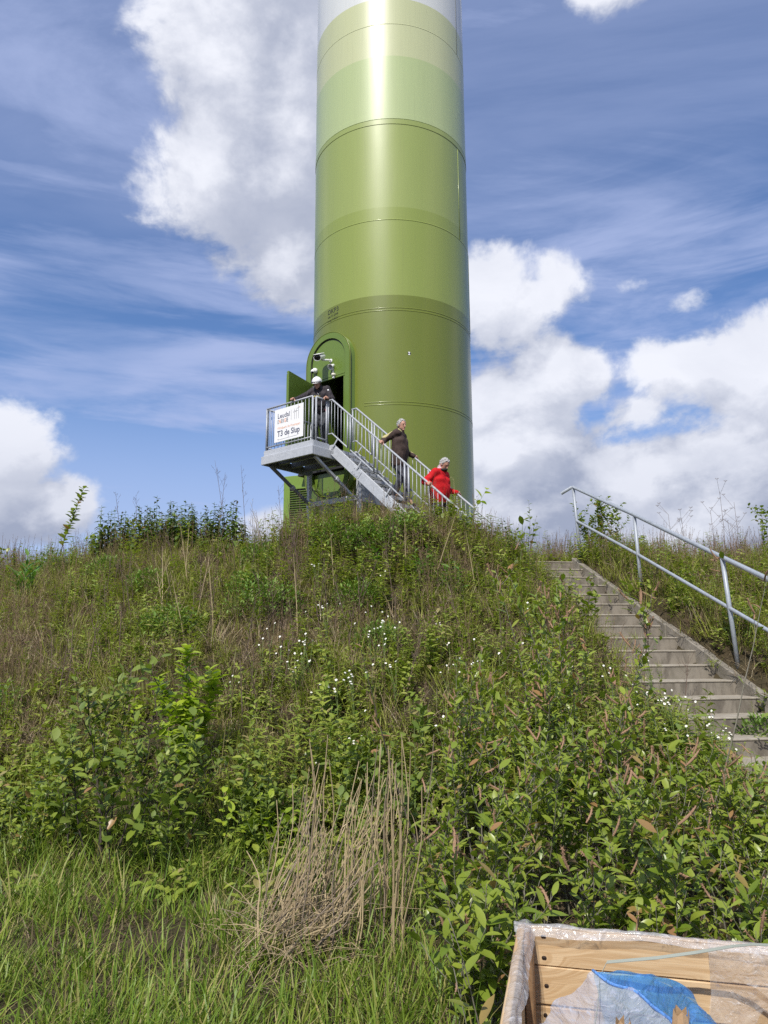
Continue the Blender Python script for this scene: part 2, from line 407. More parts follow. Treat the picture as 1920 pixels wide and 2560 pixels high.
# door surround: a stadium-shaped steel collar
def stadium(hw, z0, z1, n=28):
    p = []
    for i in range(n + 1):
        a = math.pi * i / n; p.append((DS + hw * math.cos(a), z1 - hw + hw * math.sin(a)))
    for i in range(n + 1):
        a = math.pi + math.pi * i / n; p.append((DS + hw * math.cos(a), z0 + hw + hw * math.sin(a)))
    return p
outer = stadium(DHW + .15, DZ0 - .15, DZ1 + .15); inner_ = stadium(DHW, DZ0, DZ1); n_ = len(outer)
mb = MB(); A0, A1 = 2.0, 3.0
vs = [PF(s, A0 + .012, z) for s, z in outer] + [PF(s * 1 + (DS - s) * .012, A0, z) for s, z in outer] + [PF(s, A0, z) for s, z in inner_] + [PF(s, A1, z) for s, z in inner_] + [PF(s, A1, z) for s, z in outer]
fs = []
for i in range(n_):
    j = (i + 1) % n_
    fs += [(4 * n_ + i, i, j, 4 * n_ + j), (i, n_ + i, n_ + j, j), (n_ + i, 2 * n_ + i, 2 * n_ + j, n_ + j), (2 * n_ + i, 3 * n_ + i, 3 * n_ + j, 2 * n_ + j)]
mb.add(vs, fs); M_door = paint('door_green_paint', (.118, .190, .022), .38, .2)
autosmooth(part('door_collar', mb, M_door, tower), 40)
mb = MB(); pts = [PF(s, 2.012, z) for s, z in stadium(DHW + .17, DZ0 - .17, DZ1 + .17)]; pts.append(pts[0]); mb.tube(pts, .013, 6, caps=False); part('collar_weld', mb, P1, tower, smooth=True)
M_rubber = mat('black_rubber', (.012, .012, .012), .6)
mb = MB(); pts = [PF(s, 2.03, z) for s, z in stadium(DHW - .012, DZ0 + .012, DZ1 - .012)]; pts.append(pts[0]); mb.tube(pts, .014, 6, caps=False); part('door_seal', mb, M_rubber, tower, smooth=True)
# upper arched panel, lower panel, lintel, right jamb
DTOP = 8.38
def dpanel(z0, z1, a, name, m, th=.03):
    p = [(s, z) for s, z in stadium(DHW - .03, DZ0 + .03, DZ1 - .03) if z0 < z < z1]
    poly = sorted([q for q in p if q[0] >= DS], key=lambda q: q[1]) + sorted([q for q in p if q[0] < DS], key=lambda q: -q[1])
    lo = [(DS - DHW + .03, z0), (DS + DHW - .03, z0)] if z0 > DZ0 + DHW else []
    hi = [(DS + DHW - .03, z1), (DS - DHW + .03, z1)] if z1 < DZ1 - DHW else []
    rs = [q for q in poly if q[0] >= DS]; ls = [q for q in poly if q[0] < DS]
    poly = (lo[::1] if lo else []) + rs + hi + ls
    m4 = Matrix.Translation(PF(0, a, 0)) @ Matrix((PT.to_tuple(), (0, 0, 1), (-PN).to_tuple())).transposed().to_4x4()
    mb = MB(); mb.prism(poly, th, m4); return part(name, mb, m, tower)
dpanel(DTOP + .075, DZ1 - .03, 2.07, 'arched_panel', M_door)
dpanel(DZ0 + .03, DECK - .12, 2.20, 'lower_hatch', M_door)
mb = MB(); mb.bevbox(PF(DS, 2.06, DTOP + .035), (2 * DHW - .03, .05, .055), PM); part('lintel', mb, M_door, tower)
mb = MB(); mb.bevbox(PF(DS + DHW - .06, 2.06, (DECK + DTOP) / 2), (.05, .05, DTOP - DECK), PM); part('door_jamb', mb, M_door, tower)
mb = MB(); mb.box(PF(DS, 2.9, DECK - .06), (2.2, 1.7, .06), PM); M_dark = mat('dark_interior', (.02, .02, .022), .7); part('inner_floor', mb, M_dark, tower)
# inside: a cabinet and cable ladder seen through the doorway
mb = MB(); mb.bevbox(PF(DS + .25, 3.6, DECK + .9), (.7, .4, 1.7), PM); part('switch_cabinet', mb, mat('cabinet_grey', (.10, .115, .12), .5), tower)
mb = MB()
for k in range(9): mb.tube([PF(DS - .35, 3.9, DECK + .3 * k), PF(DS + .0, 3.9, DECK + .3 * k)], .014, 6)
for q in (-.35, 0): mb.tube([PF(DS + q, 3.9, DECK - .1), PF(DS + q, 3.9, DECK + 3)], .02, 6)
part('inner_ladder', mb, mat('ladder_metal', (.3, .3, .31), .5, .8), tower)
# open door leaf swung outwards
hinge = PF(-2.06, 2.06, 0); ld = Vector((-.44, -.9, 0)).normalized(); ln = Vector((-ld.y, ld.x, 0))
LM = Matrix((ld.to_tuple(), ln.to_tuple(), (0, 0, 1))).transposed()
mb = MB(); mb.bevbox(hinge + ld * .62 + Vector((0, 0, (DECK + .05 + DTOP) / 2)), (1.2, .05, DTOP - DECK - .05), LM, .008)
leaf_o = part('door_leaf', mb, M_door, tower)
mb = MB(); c0 = hinge + Vector((0, 0, 0)) - ln * .035
for (u, z, du, dz) in ((.62, DTOP - .03, 1.16, .04), (.62, DECK + .1, 1.16, .04), (.05, 7.2, .04, 2.2), (1.19, 7.2, .04, 2.2)):
    mb.box(c0 + ld * u + Vector((0, 0, z)), (du, .03, dz), LM)
part('stiffener_frame', mb, M_door, leaf_o)
M_hinge = mat('hinge_steel', (.35, .36, .36), .4, .8)
for z in (6.5, 7.9):
    mb = MB(); mb.tube([hinge + ld * .02 + Vector((0, 0, z)), hinge + ld * .02 + Vector((0, 0, z + .14))], .022, 8); part('hinge', mb, M_hinge, leaf_o)
mb = MB(); mb.box(hinge + ld * .02 + ln * .03 + Vector((0, 0, 8.3)), (.10, .09, .06), LM); part('door_closer', mb, M_hinge, leaf_o)
# lettering wrapped round the shell
M_ink = mat('black_lettering', (.02, .021, .022), .5)
def wrap(txt, size, az, z, name='lettering', space=1.0):
    V, F = text_mesh(txt, size, .001, 'LEFT', .0, space)
    xs = [v.x for v in V]; xm = (min(xs) + max(xs)) / 2
    mb = MB(); out = []
    for v in V:
        a = -math.pi / 2 + rad(az) + (v.x - xm) / TR; r = TR + .003 + v.z
        out.append(Vector((TC.x + r * math.cos(a), TC.y + r * math.sin(a), z + v.y)))
    mb.add(out, F); return part(name, mb, M_ink, tower)
wrap('DKP3', .185, -45.0, 10.31); wrap('Lat: 51.2549', .085, -45.2, 10.21); wrap('Long: 5.8809', .085, -45.4, 10.105)
# black and white measuring target
ta = rad(-90 + 10.6); tn = Vector((math.cos(ta), math.sin(ta), 0)); tt = Vector((-tn.y, tn.x, 0)); tc_ = Vector((TC.x, TC.y, 8.9)) + tn * (TR + .004)
TM = Matrix((tt.to_tuple(), (0, 0, 1), tn.to_tuple())).transposed().to_4x4()
def sector(a0, a1, m, nm):
    mb = MB(); poly = [(0, 0)] + [(.042 * math.cos(a0 + (a1 - a0) * i / 8), .042 * math.sin(a0 + (a1 - a0) * i / 8)) for i in range(9)]
    mb.prism(poly, .003, Matrix.Translation(tc_) @ TM); return mb
M_whitep = mat('white_plastic', (.78, .78, .77), .4)
for k in range(4): part('target_sector', sector(k * math.pi / 2 + .8, (k + 1) * math.pi / 2 + .8, None, ''), M_ink if k % 2 else M_whitep, tower)

# ------------------------------------------------------------------ cameras and lamp above the door
M_lens = mat('black_glass', (.008, .008, .009), .12)
def bullet(loc, d, L, r, label):
    o = thing('security_camera', loc, label, 'security camera')
    d = Vector(d).normalized(); u = d.cross(Vector((0, 0, 1))).normalized(); v = u.cross(d)
    Mx = Matrix((u.to_tuple(), v.to_tuple(), d.to_tuple())).transposed()
    mb = MB(); n = 20
    prof = [(r * .1, -L * .5), (r * .8, -L * .5), (r * .95, -L * .42), (r, L * .42), (r * 1.04, L * .5), (r * .93, L * .5), (r * .9, L * .44)]
    mb.lathe(prof, loc, n, M=Mx @ Matrix.Diagonal((1.25, .95, 1))); autosmooth(part('housing', mb, M_whitep, o), 40)
    mb = MB(); mb.lathe([(.001, L * .45), (r * .45, L * .47), (r * .55, L * .445), (r * .93, L * .45)], loc, n, M=Mx @ Matrix.Diagonal((1.25, .95, 1))); part('lens_face', mb, M_lens, o, smooth=True)
    mb = MB(); mb.bevbox(Vector(loc) + v * r * 1.02 + d * L * .08, (r * 2.1, .012, L * 1.0), Mx, .004); part('sun_hood', mb, M_whitep, o)
    mb = MB(); w0 = Vector(loc) - v * r * .8 - d * L * .2; wl = w0 + PN * (2.05 - (w0 - PC).dot(PN)) + PT * .13
    mb.tube([w0, w0 + PT * .06 - Vector((0, 0, .03)), wl - PN * .08, wl], [.022, .026, .026, .03], 8); mb.lathe([(.001, 0), (.05, 0), (.05, .03), (.001, .03)], wl - PN * .03, 12, M=Matrix((PT.to_tuple(), (0, 0, 1), PN.to_tuple())).transposed()); part('mount_arm', mb, M_whitep, o, smooth=False)
    return o
bullet(PF(-1.50, 1.72, 8.93), Vector((-.30, -.80, -.42)), .34, .085, 'large white bullet camera with black face above the tower door')
def dome(loc, label):
    o = thing('dome_camera', loc, label, 'security camera'); Mx = Matrix((PT.to_tuple(), (0, 0, 1), (-PN).to_tuple())).transposed()
    mb = MB(); mb.lathe([(.001, -.005), (.075, -.005), (.08, .03), (.07, .07), (.001, .085)], loc, 20, M=Mx); part('base_cap', mb, M_whitep, o, smooth=True)
    mb = MB(); L = Vector(loc) - PN * .10 - Vector((0, 0, .03)); d = Vector((-.25, -.65, -.7)).normalized(); u = d.cross(Vector((0, 0, 1))).normalized(); v = u.cross(d); Q = Matrix((u.to_tuple(), v.to_tuple(), d.to_tuple())).transposed()
    mb.lathe([(.001, -.05), (.045, -.04), (.06, 0), (.058, .03), (.035, .06)], L, 20, M=Q); part('eyeball', mb, M_whitep, o, smooth=True)
    mb = MB(); mb.lathe([(.001, .066), (.034, .062), (.036, .045)], L, 16, M=Q); part('lens', mb, M_lens, o, smooth=True)
    return o
dome(PF(-1.95, 2.03, 8.74), 'small white dome camera beside the bullet camera over the doorway')
loc = PF(-1.32, 2.0, 8.72); o = thing('door_lamp', loc, 'small white angled lamp on bracket right under the bullet camera', 'lamp')
mb = MB(); Q = Matrix.Rotation(rad(35), 3, PT)
mb.lathe([(.03, -.07), (.045, -.06), (.055, .03), (.085, .09), (.07, .085)], loc, 16, M=Q @ Matrix((PT.to_tuple(), (0, 0, 1), (-PN).to_tuple())).transposed()); part('lamp_shade', mb, M_whitep, o, smooth=True)
mb = MB(); mb.tube([loc, loc + Vector((0, 0, -.12)) + PN * .04, loc + Vector((0, 0, -.17)) + PN * .05], .024, 8); part('bracket', mb, M_whitep, o, smooth=True)
loc = PF(-1.27, 2.0, 8.47); o = thing('motion_sensor', loc, 'tiny round cream motion sensor at the top edge of the doorway', 'sensor')
mb = MB(); mb.lathe([(.001, .06), (.035, .05), (.05, .02), (.05, -.03)], loc, 16, M=Matrix((PT.to_tuple(), (0, 0, 1), (-PN).to_tuple())).transposed()); part('sensor_dome', mb, mat('cream_plastic', (.66, .63, .52), .5), o, smooth=True)
mb = MB(); mb.bevbox(loc - Vector((0, 0, .07)), (.05, .05, .05), PM); part('sensor_foot', mb, M_whitep, o)

# ------------------------------------------------------------------ ventilation cabinet behind the tower's shoulder
VL = Vector((-2.62, 19.6, PAD)); vent = thing('ventilation_cabinet', VL, 'green steel cabinet with louvre grille beside the tower foot', 'cabinet')
vx = Vector((.93, -.37, 0)).normalized(); vy = Vector((-vx.y, vx.x, 0)); VM = Matrix((vx.to_tuple(), vy.to_tuple(), (0, 0, 1))).transposed()
P7 = paint('cabinet_green_paint', (.17, .275, .036), .4, .1)
mb = MB(); mb.bevbox(VL + vx * .42 + vy * .5 + Vector((0, 0, 2.0)), (1.05, 1.0, 2.0), VM, .01); part('body', mb, P7, vent)
mb = MB(); mb.bevbox(VL + vx * .34 + vy * .44 + Vector((0, 0, .95)), (1.25, 1.14, .55), VM, .01); part('base_skirt', mb, P7, vent)
mb = MB(); mb.prism([(-.28, 1.23), (.97, 1.23), (.97, -.1), (.60, -.1)], 1.0, Matrix.Translation(VL + vy * .94 + Vector((0, 0, -.53))) @ Matrix((vx.to_tuple(), (0, 0, 1), (-vy).to_tuple())).transposed().to_4x4()); part('tapered_foot', mb, P7, vent)
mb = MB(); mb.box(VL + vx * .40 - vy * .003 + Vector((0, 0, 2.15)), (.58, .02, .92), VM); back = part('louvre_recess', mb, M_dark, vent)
for k in range(14):
    mb = MB(); mb.bevbox(VL + vx * .40 - vy * .025 + Vector((0, 0, 1.74 + .062 * k)), (.58, .045, .012), VM @ Matrix.Rotation(rad(-38), 3, 'X'), .003); part('louvre_slat', mb, P7, vent)
mb = MB()
for q in (-.31, .31): mb.box(VL + vx * (.40 + q) - vy * .02 + Vector((0, 0, 2.15)), (.04, .04, .96), VM)
for q in (1.66, 2.64): mb.box(VL + vx * .40 - vy * .022 + Vector((0, 0, q)), (.66, .044, .04), VM)
part('louvre_frame', mb, P7, vent)
mb = MB(); mb.tube([VL + vx * .66 - vy * .05 + Vector((0, 0, .7)), VL + vx * .66 - vy * .05 + Vector((0, 0, 2.9))], .02, 8); part('cable_pipe', mb, M_rubber, vent, smooth=True)
for k in range(5):
    mb = MB(); mb.lathe([(.001, .03), (.022, .02), (.022, 0)], VL + vx * (.86 - .02 * (k % 2)) - vy * .14 + Vector((0, 0, .72 + .26 * k)), 8, M=Matrix((vx.to_tuple(), (0, 0, 1), (-vy).to_tuple())).transposed()); part('bolt_head', mb, M_whitep, vent)

# ------------------------------------------------------------------ galvanised access stair with platform
def galv(name, c, r=.5, metal=.12):
    m = bpy.data.materials.new(name); m.use_nodes = True; b = NB(m.node_tree); p = m.node_tree.nodes['Principled BSDF']
    t = b.n('ShaderNodeTexCoord'); vo = b.n('ShaderNodeTexVoronoi'); vo.inputs['Scale'].default_value = 38; b._set(vo.inputs['Vector'], t.outputs['Object'])
    f = b.m('MULTIPLY_ADD', b.noise(t.outputs['Object'], 5, 6, .6), .6, b.m('MULTIPLY', b.sep(vo.outputs['Color'])[0], .35), clamp=True)
    b._set(p.inputs['Base Color'], b.mix(f, (*[q * .72 for q in c], 1), (*[min(q * 1.2, .9) for q in c], 1))); p.inputs['Metallic'].default_value = metal
    b._set(p.inputs['Roughness'], b.m('MULTIPLY_ADD', f, .25, r - .1)); return m
M_galv = galv('galvanised_steel', (.47, .49, .52)); M_galv2 = galv('galvanised_rail', (.40, .42, .45), .45, .12); M_tube = galv('weathered_tube', (.34, .37, .41), .45, .15); M_gdark = galv('dark_galvanised_steel', (.20, .215, .24), .5, .15)  # last one: darker copy for deck, cross beams, end beam, side plate, one brace
acc = thing('access_staircase', PF(-.2, .8, PAD), 'galvanised steel staircase and platform with barred railings at the tower door', 'staircase')
PL = 1.6
mb = MB(); mb.box(PF(-PL / 2, .85, DECK - .03), (PL - .04, 1.62, .02), PM); part('deck_plate', mb, M_gdark, acc)
mb = MB(); mb.bevbox(PF(-PL / 2, -.005, DECK - .05), (PL + .02, .03, .14), PM, .004); part('toe_board', mb, M_galv, acc)
mb = MB(); mb.bevbox(PF(.0, .26, DECK - .05), (.03, .5, .14), PM, .004); part('toe_board', mb, M_galv, acc)
mb = MB(); mb.bevbox(PF(-PL / 2, -.035, DECK - .22), (PL + .10, .06, .20), PM, .006); part('edge_beam', mb, M_galv, acc)
mb = MB(); mb.bevbox(PF(.02, .80, DECK - .22), (.06, 1.6, .20), PM, .006); part('edge_beam', mb, M_galv, acc)
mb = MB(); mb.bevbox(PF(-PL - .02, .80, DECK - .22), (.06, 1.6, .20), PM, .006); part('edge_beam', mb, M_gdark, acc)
for a in (.42, .85, 1.3):
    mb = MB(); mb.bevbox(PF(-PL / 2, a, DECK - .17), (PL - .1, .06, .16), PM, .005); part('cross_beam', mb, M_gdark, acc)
# support frame and braces
for s, w_ in ((-1.6, .09), (.05, .09)):
    mb = MB(); mb.bevbox(PF(s, 1.5, (PAD - .2 + DECK - .3) / 2), (w_, .09, DECK - .1 - PAD), PM, .006); part('support_post', mb, M_galv, acc)
mb = MB(); mb.bevbox(PF(-.78, 1.46, 4.97), (1.70, .07, .13), PM, .006); part('frame_beam', mb, M_galv, acc)
mb = MB(); mb.bevbox(PF(.10, 1.95, 5.25), (.02, .85, .75), PM, .004); part('side_plate', mb, M_gdark, acc)
for s in (-1.52, -.06):
    mb = MB(); p0 = PF(s, .12, DECK - .32); p1 = PF(s, 1.44, 4.97); dv = (p1 - p0); L = dv.length; dv.normalize(); sd_ = PT; up = sd_.cross(dv)
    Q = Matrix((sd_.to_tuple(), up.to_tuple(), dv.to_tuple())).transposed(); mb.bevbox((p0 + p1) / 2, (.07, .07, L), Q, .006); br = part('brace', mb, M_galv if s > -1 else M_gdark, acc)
    mb = MB(); mb.bevbox(p0 * .45 + p1 * .55, (.10, .10, .10), Q, .006); part('brace_collar', mb, M_galv, br)
# flight
SL, SA0, SA1, SEND = .87, .52, 1.30, 3.55
sl_d = Vector((PT.x, PT.y, -SL)).normalized(); sl_n = PN.cross(sl_d); sl_n = sl_n if sl_n.z > 0 else -sl_n
FM = Matrix((sl_d.to_tuple(), PN.to_tuple(), sl_n.to_tuple())).transposed(); LEN = SEND * math.hypot(1, SL)
for a in (SA0, SA1):
    mb = MB(); c = PF(.08, a, DECK - .10) + sl_d * (LEN / 2) + sl_n * 0; mb.bevbox(c, (LEN, .012, .22), FM, .003)
    for o_ in (-.108, .108): mb.bevbox(c + sl_n * o_ + PN * (.022 if a == SA0 else -.022), (LEN, .05, .010), FM, .003)
    mb.bevbox(PF(.06, a, DECK - .12), (.20, .012, .22), PM, .003)
    st_ = part('stringer', mb, M_galv, acc)
    for k in (1, 2.35):
        mb = MB(); mb.bevbox(PF(.08, a + (-.012 if a == SA0 else .012), DECK - .10) + sl_d * (k * 1.0), (.30, .008, .16), FM, .002)
        for i in range(3):
            for j in (-1, 1): mb.tube([PF(.08, a, DECK - .10) + sl_d * (k + .09 * (i - 1)) + sl_n * .045 * j - PN * .028, PF(.08, a, DECK - .10) + sl_d * (k + .09 * (i - 1)) + sl_n * .045 * j], .010, 6)
        part('splice_plate', mb, M_galv, st_)
NT = 15
for k in range(NT):
    s = .20 + k * .2299; z = DECK - .2 * (k + 1)
    mb = MB()
    for j in range(6): mb.box(PF(s + .02 + j * .038, (SA0 + SA1) / 2, z - .02), (.006, SA1 - SA0 - .02, .03), PM)
    for j in range(4): mb.box(PF(s + .115, SA0 + .09 + j * .2, z - .022), (.2, .006, .02), PM)
    mb.bevbox(PF(s + .225, (SA0 + SA1) / 2, z - .03), (.012, SA1 - SA0 - .02, .06), PM, .002); mb.bevbox(PF(s + .005, (SA0 + SA1) / 2, z - .03), (.01, SA1 - SA0 - .02, .06), PM, .002)
    part('tread', mb, M_galv, acc)
RH = 1.05
def rail_z(s): return DECK + RH - SL * max(0, s - .12)
for a in (SA0 - .03, SA1 + .03):
    secs = [(.0, .60), (.68, 1.36), (1.46, 2.20), (2.30, 3.55)]
    mb = MB(); mb.tube([PF(-.02, a, DECK + RH), PF(.12, a, DECK + RH), PF(.3, a, rail_z(.3)), PF(2.0, a, rail_z(2.)), PF(3.75, a, rail_z(3.75))], .0215, 10); autosmooth(part('handrail', mb, M_galv2, acc))
    for (s0, s1) in secs:
        lo = .80
        mb = MB(); pp = [PF(s0, a, rail_z(s0) - lo)] + ([PF(.12, a, rail_z(.12) - lo)] if s0 == 0 else []) + [PF(s1, a, rail_z(s1) - lo)]
        mb.tube(pp, .017, 8); autosmooth(part('lower_rail', mb, M_galv2, acc))
        for s in (s0, s1):
            mb = MB(); mb.tube([PF(s, a, rail_z(s) - lo), PF(s, a, rail_z(s))], .020, 8); part('post', mb, M_galv2, acc, smooth=True)
        if True:
            mb = MB(); q = PF((s0 + s1) / 2, a, rail_z((s0 + s1) / 2) - lo); mb.bevbox(q - sl_n * .10, (.035, .012, .24), FM, .002); part('rail_bracket', mb, M_galv, acc)
        n = max(1, round((s1 - s0) / .108))
        for k in range(1, n):
            s = s0 + (s1 - s0) * k / n
            mb = MB(); mb.tube([PF(s, a, rail_z(s) - lo), PF(s, a, rail_z(s))], .0075, 6); part('baluster', mb, M_galv2, acc, smooth=True)
# platform railing: front side, outer end and short return by the stair
def guard(p0, p1, posts, lo=.10, gap=.11):
    p0 = Vector(p0); p1 = Vector(p1); L = (p1 - p0).length
    for h in (lo, RH):
        mb = MB(); mb.tube([p0 + Vector((0, 0, h)), p1 + Vector((0, 0, h))], .0215 if h > .5 else .017, 8); part('handrail' if h > .5 else 'lower_rail', mb, M_galv2, acc, smooth=True)
    for t in posts:
        q = p0.lerp(p1, t); mb = MB(); mb.tube([q + Vector((0, 0, -.06)), q + Vector((0, 0, RH))], .021, 8); part('post', mb, M_galv2, acc, smooth=True)
    n = int(L / gap)
    for k in range(1, n):
        t = k / n
        if min(abs(t - u) for u in posts) * L < .05: continue
        q = p0.lerp(p1, t); mb = MB(); mb.tube([q + Vector((0, 0, lo)), q + Vector((0, 0, RH))], .0075, 6); part('baluster', mb, M_galv2, acc, smooth=True)
guard(PF(-PL + .04, .01, DECK), PF(-.03, .01, DECK), (0, 1))
guard(PF(-PL + .03, .06, DECK), PF(-PL + .03, 1.5, DECK), (0, 1))
guard(PF(-.01, .10, DECK), PF(-.01, .44, DECK), (0, 1), gap=.17)

# ------------------------------------------------------------------ the sign on the platform railing
SGC = PF(-.755, -.035, 6.595); sign = thing('sign_board', PF(-.755, -.035, 6.2), 'white sign reading T3 de Slup fixed to the platform railing', 'sign')
M_sign = mat('white_sign_board', (.80, .80, .80), .45)
mb = MB(); mb.bevbox(SGC, (.955, .012, .79), PM, .002); part('board', mb, M_sign, sign)
SM = Matrix.Translation(SGC - PN * .0075) @ Matrix((PT.to_tuple(), (0, 0, 1), (-PN).to_tuple())).transposed().to_4x4()
M_navy = mat('navy_print', (.045, .055, .11), .5); M_orange = mat('orange_print', (.72, .26, .10), .5); M_greyp = mat('grey_print', (.16, .17, .19), .5); M_soft = mat('soft_orange_print', (.80, .45, .28), .5)
def letter(txt, size, x, y, m, bold=0.0, fit=None):
    V, F = text_mesh(txt, size, .0006, 'LEFT', bold)
    w_ = max(v.x for v in V); k = (fit / w_) if fit else 1.0
    mb = MB(); mb.add([SM @ Vector((x + v.x * k, y + v.y, v.z + .0006)) for v in V], F); part('lettering', mb, m, sign)
letter('Leudal', .165, -.375, .17, M_navy, .001, .405)
xx = -.375
for ch, m, w_ in (('E', M_greyp, .052), ('N', M_orange, .068), ('E', M_greyp, .052), ('R', M_greyp, .058), ('G', M_orange, .064), ('I', M_greyp, .022), ('E', M_greyp, .05)):
    letter(ch, .135, xx, .045, m, .001, w_ - .008 if ch != 'I' else None); xx += w_
letter('Windpark de Kookepan', .083, -.375, -.095, M_soft, 0.0, .755)
letter('T3 de Slup', .19, -.375, -.265, M_navy, .003, .745)
def bar(x0, y0, x1, y1, t, m, nm='print_line'):
    mb = MB(); d = Vector((x1 - x0, y1 - y0, 0)); L = d.length; d.normalize(); nn = Vector((-d.y, d.x, 0)) * t / 2
    p = [Vector((x0, y0, .0007)) + nn, Vector((x0, y0, .0007)) - nn, Vector((x1, y1, .0007)) - nn, Vector((x1, y1, .0007)) + nn]
    q = [Vector((v.x, v.y, .0015)) for v in p]
    mb.add([SM @ v for v in p + q], [(0, 1, 2, 3), (4, 7, 6, 5), (0, 4, 5, 1), (1, 5, 6, 2), (2, 6, 7, 3), (3, 7, 4, 0)]); part(nm, mb, m, sign)
bar(.085, .055, .085, .30, .005, M_greyp)
for (x, h) in ((.19, .20), (.255, .20), (.325, .27)):
    bar(x, .055, x, .055 + h, .007, M_greyp, 'turbine_logo')
    for k in range(3):
        a = rad(95 + 120 * k + 20 * x); bar(x, .055 + h, x + .055 * math.cos(a), .055 + h + .055 * math.sin(a), .006, M_orange if x > .3 and k == 2 else M_greyp, 'turbine_logo')
bar(-.35, -.345, .33, -.335, .004, M_greyp); bar(-.36, -.33, -.33, -.33, .006, M_navy); bar(-.02, -.31, .02, -.31, .007, M_navy); bar(.31, -.305, .345, -.305, .006, M_navy)

# ------------------------------------------------------------------ concrete stairs in the slope
cs = thing('concrete_stairs', (ST0[0], ST0[1], STZ - .3), 'weathered concrete stairs with sloping kerb slabs climbing the grassy bank', 'stairs')
def SP(s, w_, z): return Vector((ST0[0] + STU[0] * s + STW[0] * w_, ST0[1] + STU[1] * s + STW[1] * w_, z))
SMx = Matrix(((STW[0], -STU[0], 0), (STW[1], -STU[1], 0), (0, 0, 1)))
def concrete_step():
    m = bpy.data.materials.new('weathered_concrete'); m.use_nodes = True; b = NB(m.node_tree); p = m.node_tree.nodes['Principled BSDF']
    t = b.n('ShaderNodeTexCoord'); oi = b.n('ShaderNodeObjectInfo')
    v = b.v('ADD', t.outputs['Object'], b.comb(b.m('MULTIPLY', oi.outputs['Random'], 37), 0, b.m('MULTIPLY', oi.outputs['Random'], 11)))
    st = b.ramp(b.noise(b.v('MULTIPLY', v, (1, 1, .45)), 5.5, 6, .65, .6), .38, .66)
    mo = b.ramp(b.noise(v, 2.2, 5, .6), .5, .72)
    gr = b.noise(v, 60, 4, .7)
    c = b.mix(st, (.235, .205, .162, 1), (.10, .083, .062, 1)); c = b.mix(b.m('MULTIPLY', mo, .5), c, (.09, .085, .045, 1)); c = b.mix(b.m('MULTIPLY', gr, .35), c, (.30, .28, .25, 1))
    b._set(p.inputs['Base Color'], c); p.inputs['Roughness'].default_value = .93; p.inputs['Specular IOR Level'].default_value = .15
    bn = b.n('ShaderNodeBump'); bn.inputs['Strength'].default_value = .35; bn.inputs['Distance'].default_value = .006; b._set(bn.inputs['Height'], gr); b._set(p.inputs['Normal'], bn.outputs[0])
    return m
M_step = concrete_step(); M_slab = mat('slab_concrete', (.33, .30, .26), .92, vscale=4, bump=.5, bscale=40, base2=(.15, .135, .105), spec=.15)
me_step = None
for k in range(17):
    s = k * RUN; z = STZ - k * RISE
    if me_step is None:
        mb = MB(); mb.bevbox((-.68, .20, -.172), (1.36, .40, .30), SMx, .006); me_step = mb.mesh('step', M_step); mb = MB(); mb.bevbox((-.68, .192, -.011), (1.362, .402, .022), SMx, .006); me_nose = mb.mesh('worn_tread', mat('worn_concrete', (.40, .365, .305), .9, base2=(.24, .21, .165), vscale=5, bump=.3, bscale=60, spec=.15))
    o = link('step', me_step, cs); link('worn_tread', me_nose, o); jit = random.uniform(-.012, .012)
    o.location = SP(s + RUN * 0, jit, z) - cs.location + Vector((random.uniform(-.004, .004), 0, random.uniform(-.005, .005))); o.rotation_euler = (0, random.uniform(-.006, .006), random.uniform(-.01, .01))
k = 0; ang = math.atan2(RISE, RUN)
while k * RUN < 6.2:
    s0 = -.15 + k * RUN; L = 1.06
    z0 = STZ - (s0 + .15) * RISE / RUN + .075
    mb = MB(); off = random.uniform(-.012, .012)
    poly = [(0, 0), (L * math.cos(ang), -L * math.sin(ang)), (L * math.cos(ang), -L * math.sin(ang) - .36), (0, -.36)]
    p4 = Matrix.Translation(SP(s0, .012 + off, z0 + random.uniform(-.012, .012))) @ Matrix(((STU[0], 0, STW[0]), (STU[1], 0, STW[1]), (0, 1, 0))).to_4x4()
    mb.prism(poly, .095, p4)
    o = part('kerb_slab', mb, M_slab, cs); bm = bmesh.new(); bm.from_mesh(o.data); bmesh.ops.bevel(bm, geom=list(bm.edges), offset=.008, segments=1, affect='EDGES'); bm.to_mesh(o.data); bm.free()
    k += (L - .012) * math.cos(ang) / RUN

# ------------------------------------------------------------------ tube railing beside the concrete stairs
hr = thing('tube_railing', (3.97, 11.46, 2.3), 'grey galvanised tube railing with two rails beside the concrete stairs', 'railing')
posts = [((3.55, 13.29, 2.95), (3.47, 13.29, 4.39)), ((3.975, 11.46, 2.2), (3.93, 11.46, 3.557)), ((4.29, 9.16, 1.2), (4.20, 9.16, 2.624)), ((4.66, 6.75, .2), (4.55, 6.75, 1.62)), ((4.9, 5.5, -.1), (4.83, 5.5, 1.13))]
tops = [Vector(t) for _, t in posts]
d_ = (tops[0] - tops[1]).normalized()
mb = MB(); mb.tube([tops[0] + Vector((-.20, .10, -.10)), tops[0] + Vector((-.03, .02, -.004)), tops[0]] + tops[1:], .030, 12); autosmooth(part('top_rail', mb, M_tube, hr), 50)
mids = []
for b_, t_ in posts:
    b_ = Vector(b_); t_ = Vector(t_); h = 1.2; mids.append(t_ + (b_ - t_).normalized() * .63)
mb = MB(); mb.tube(mids, .024, 10); autosmooth(part('mid_rail', mb, M_tube, hr), 50)
for b_, t_ in posts:
    mb = MB(); mb.tube([b_, Vector(b_).lerp(Vector(t_), .5), t_], .027, 12); part('post', mb, M_tube, hr, smooth=True)
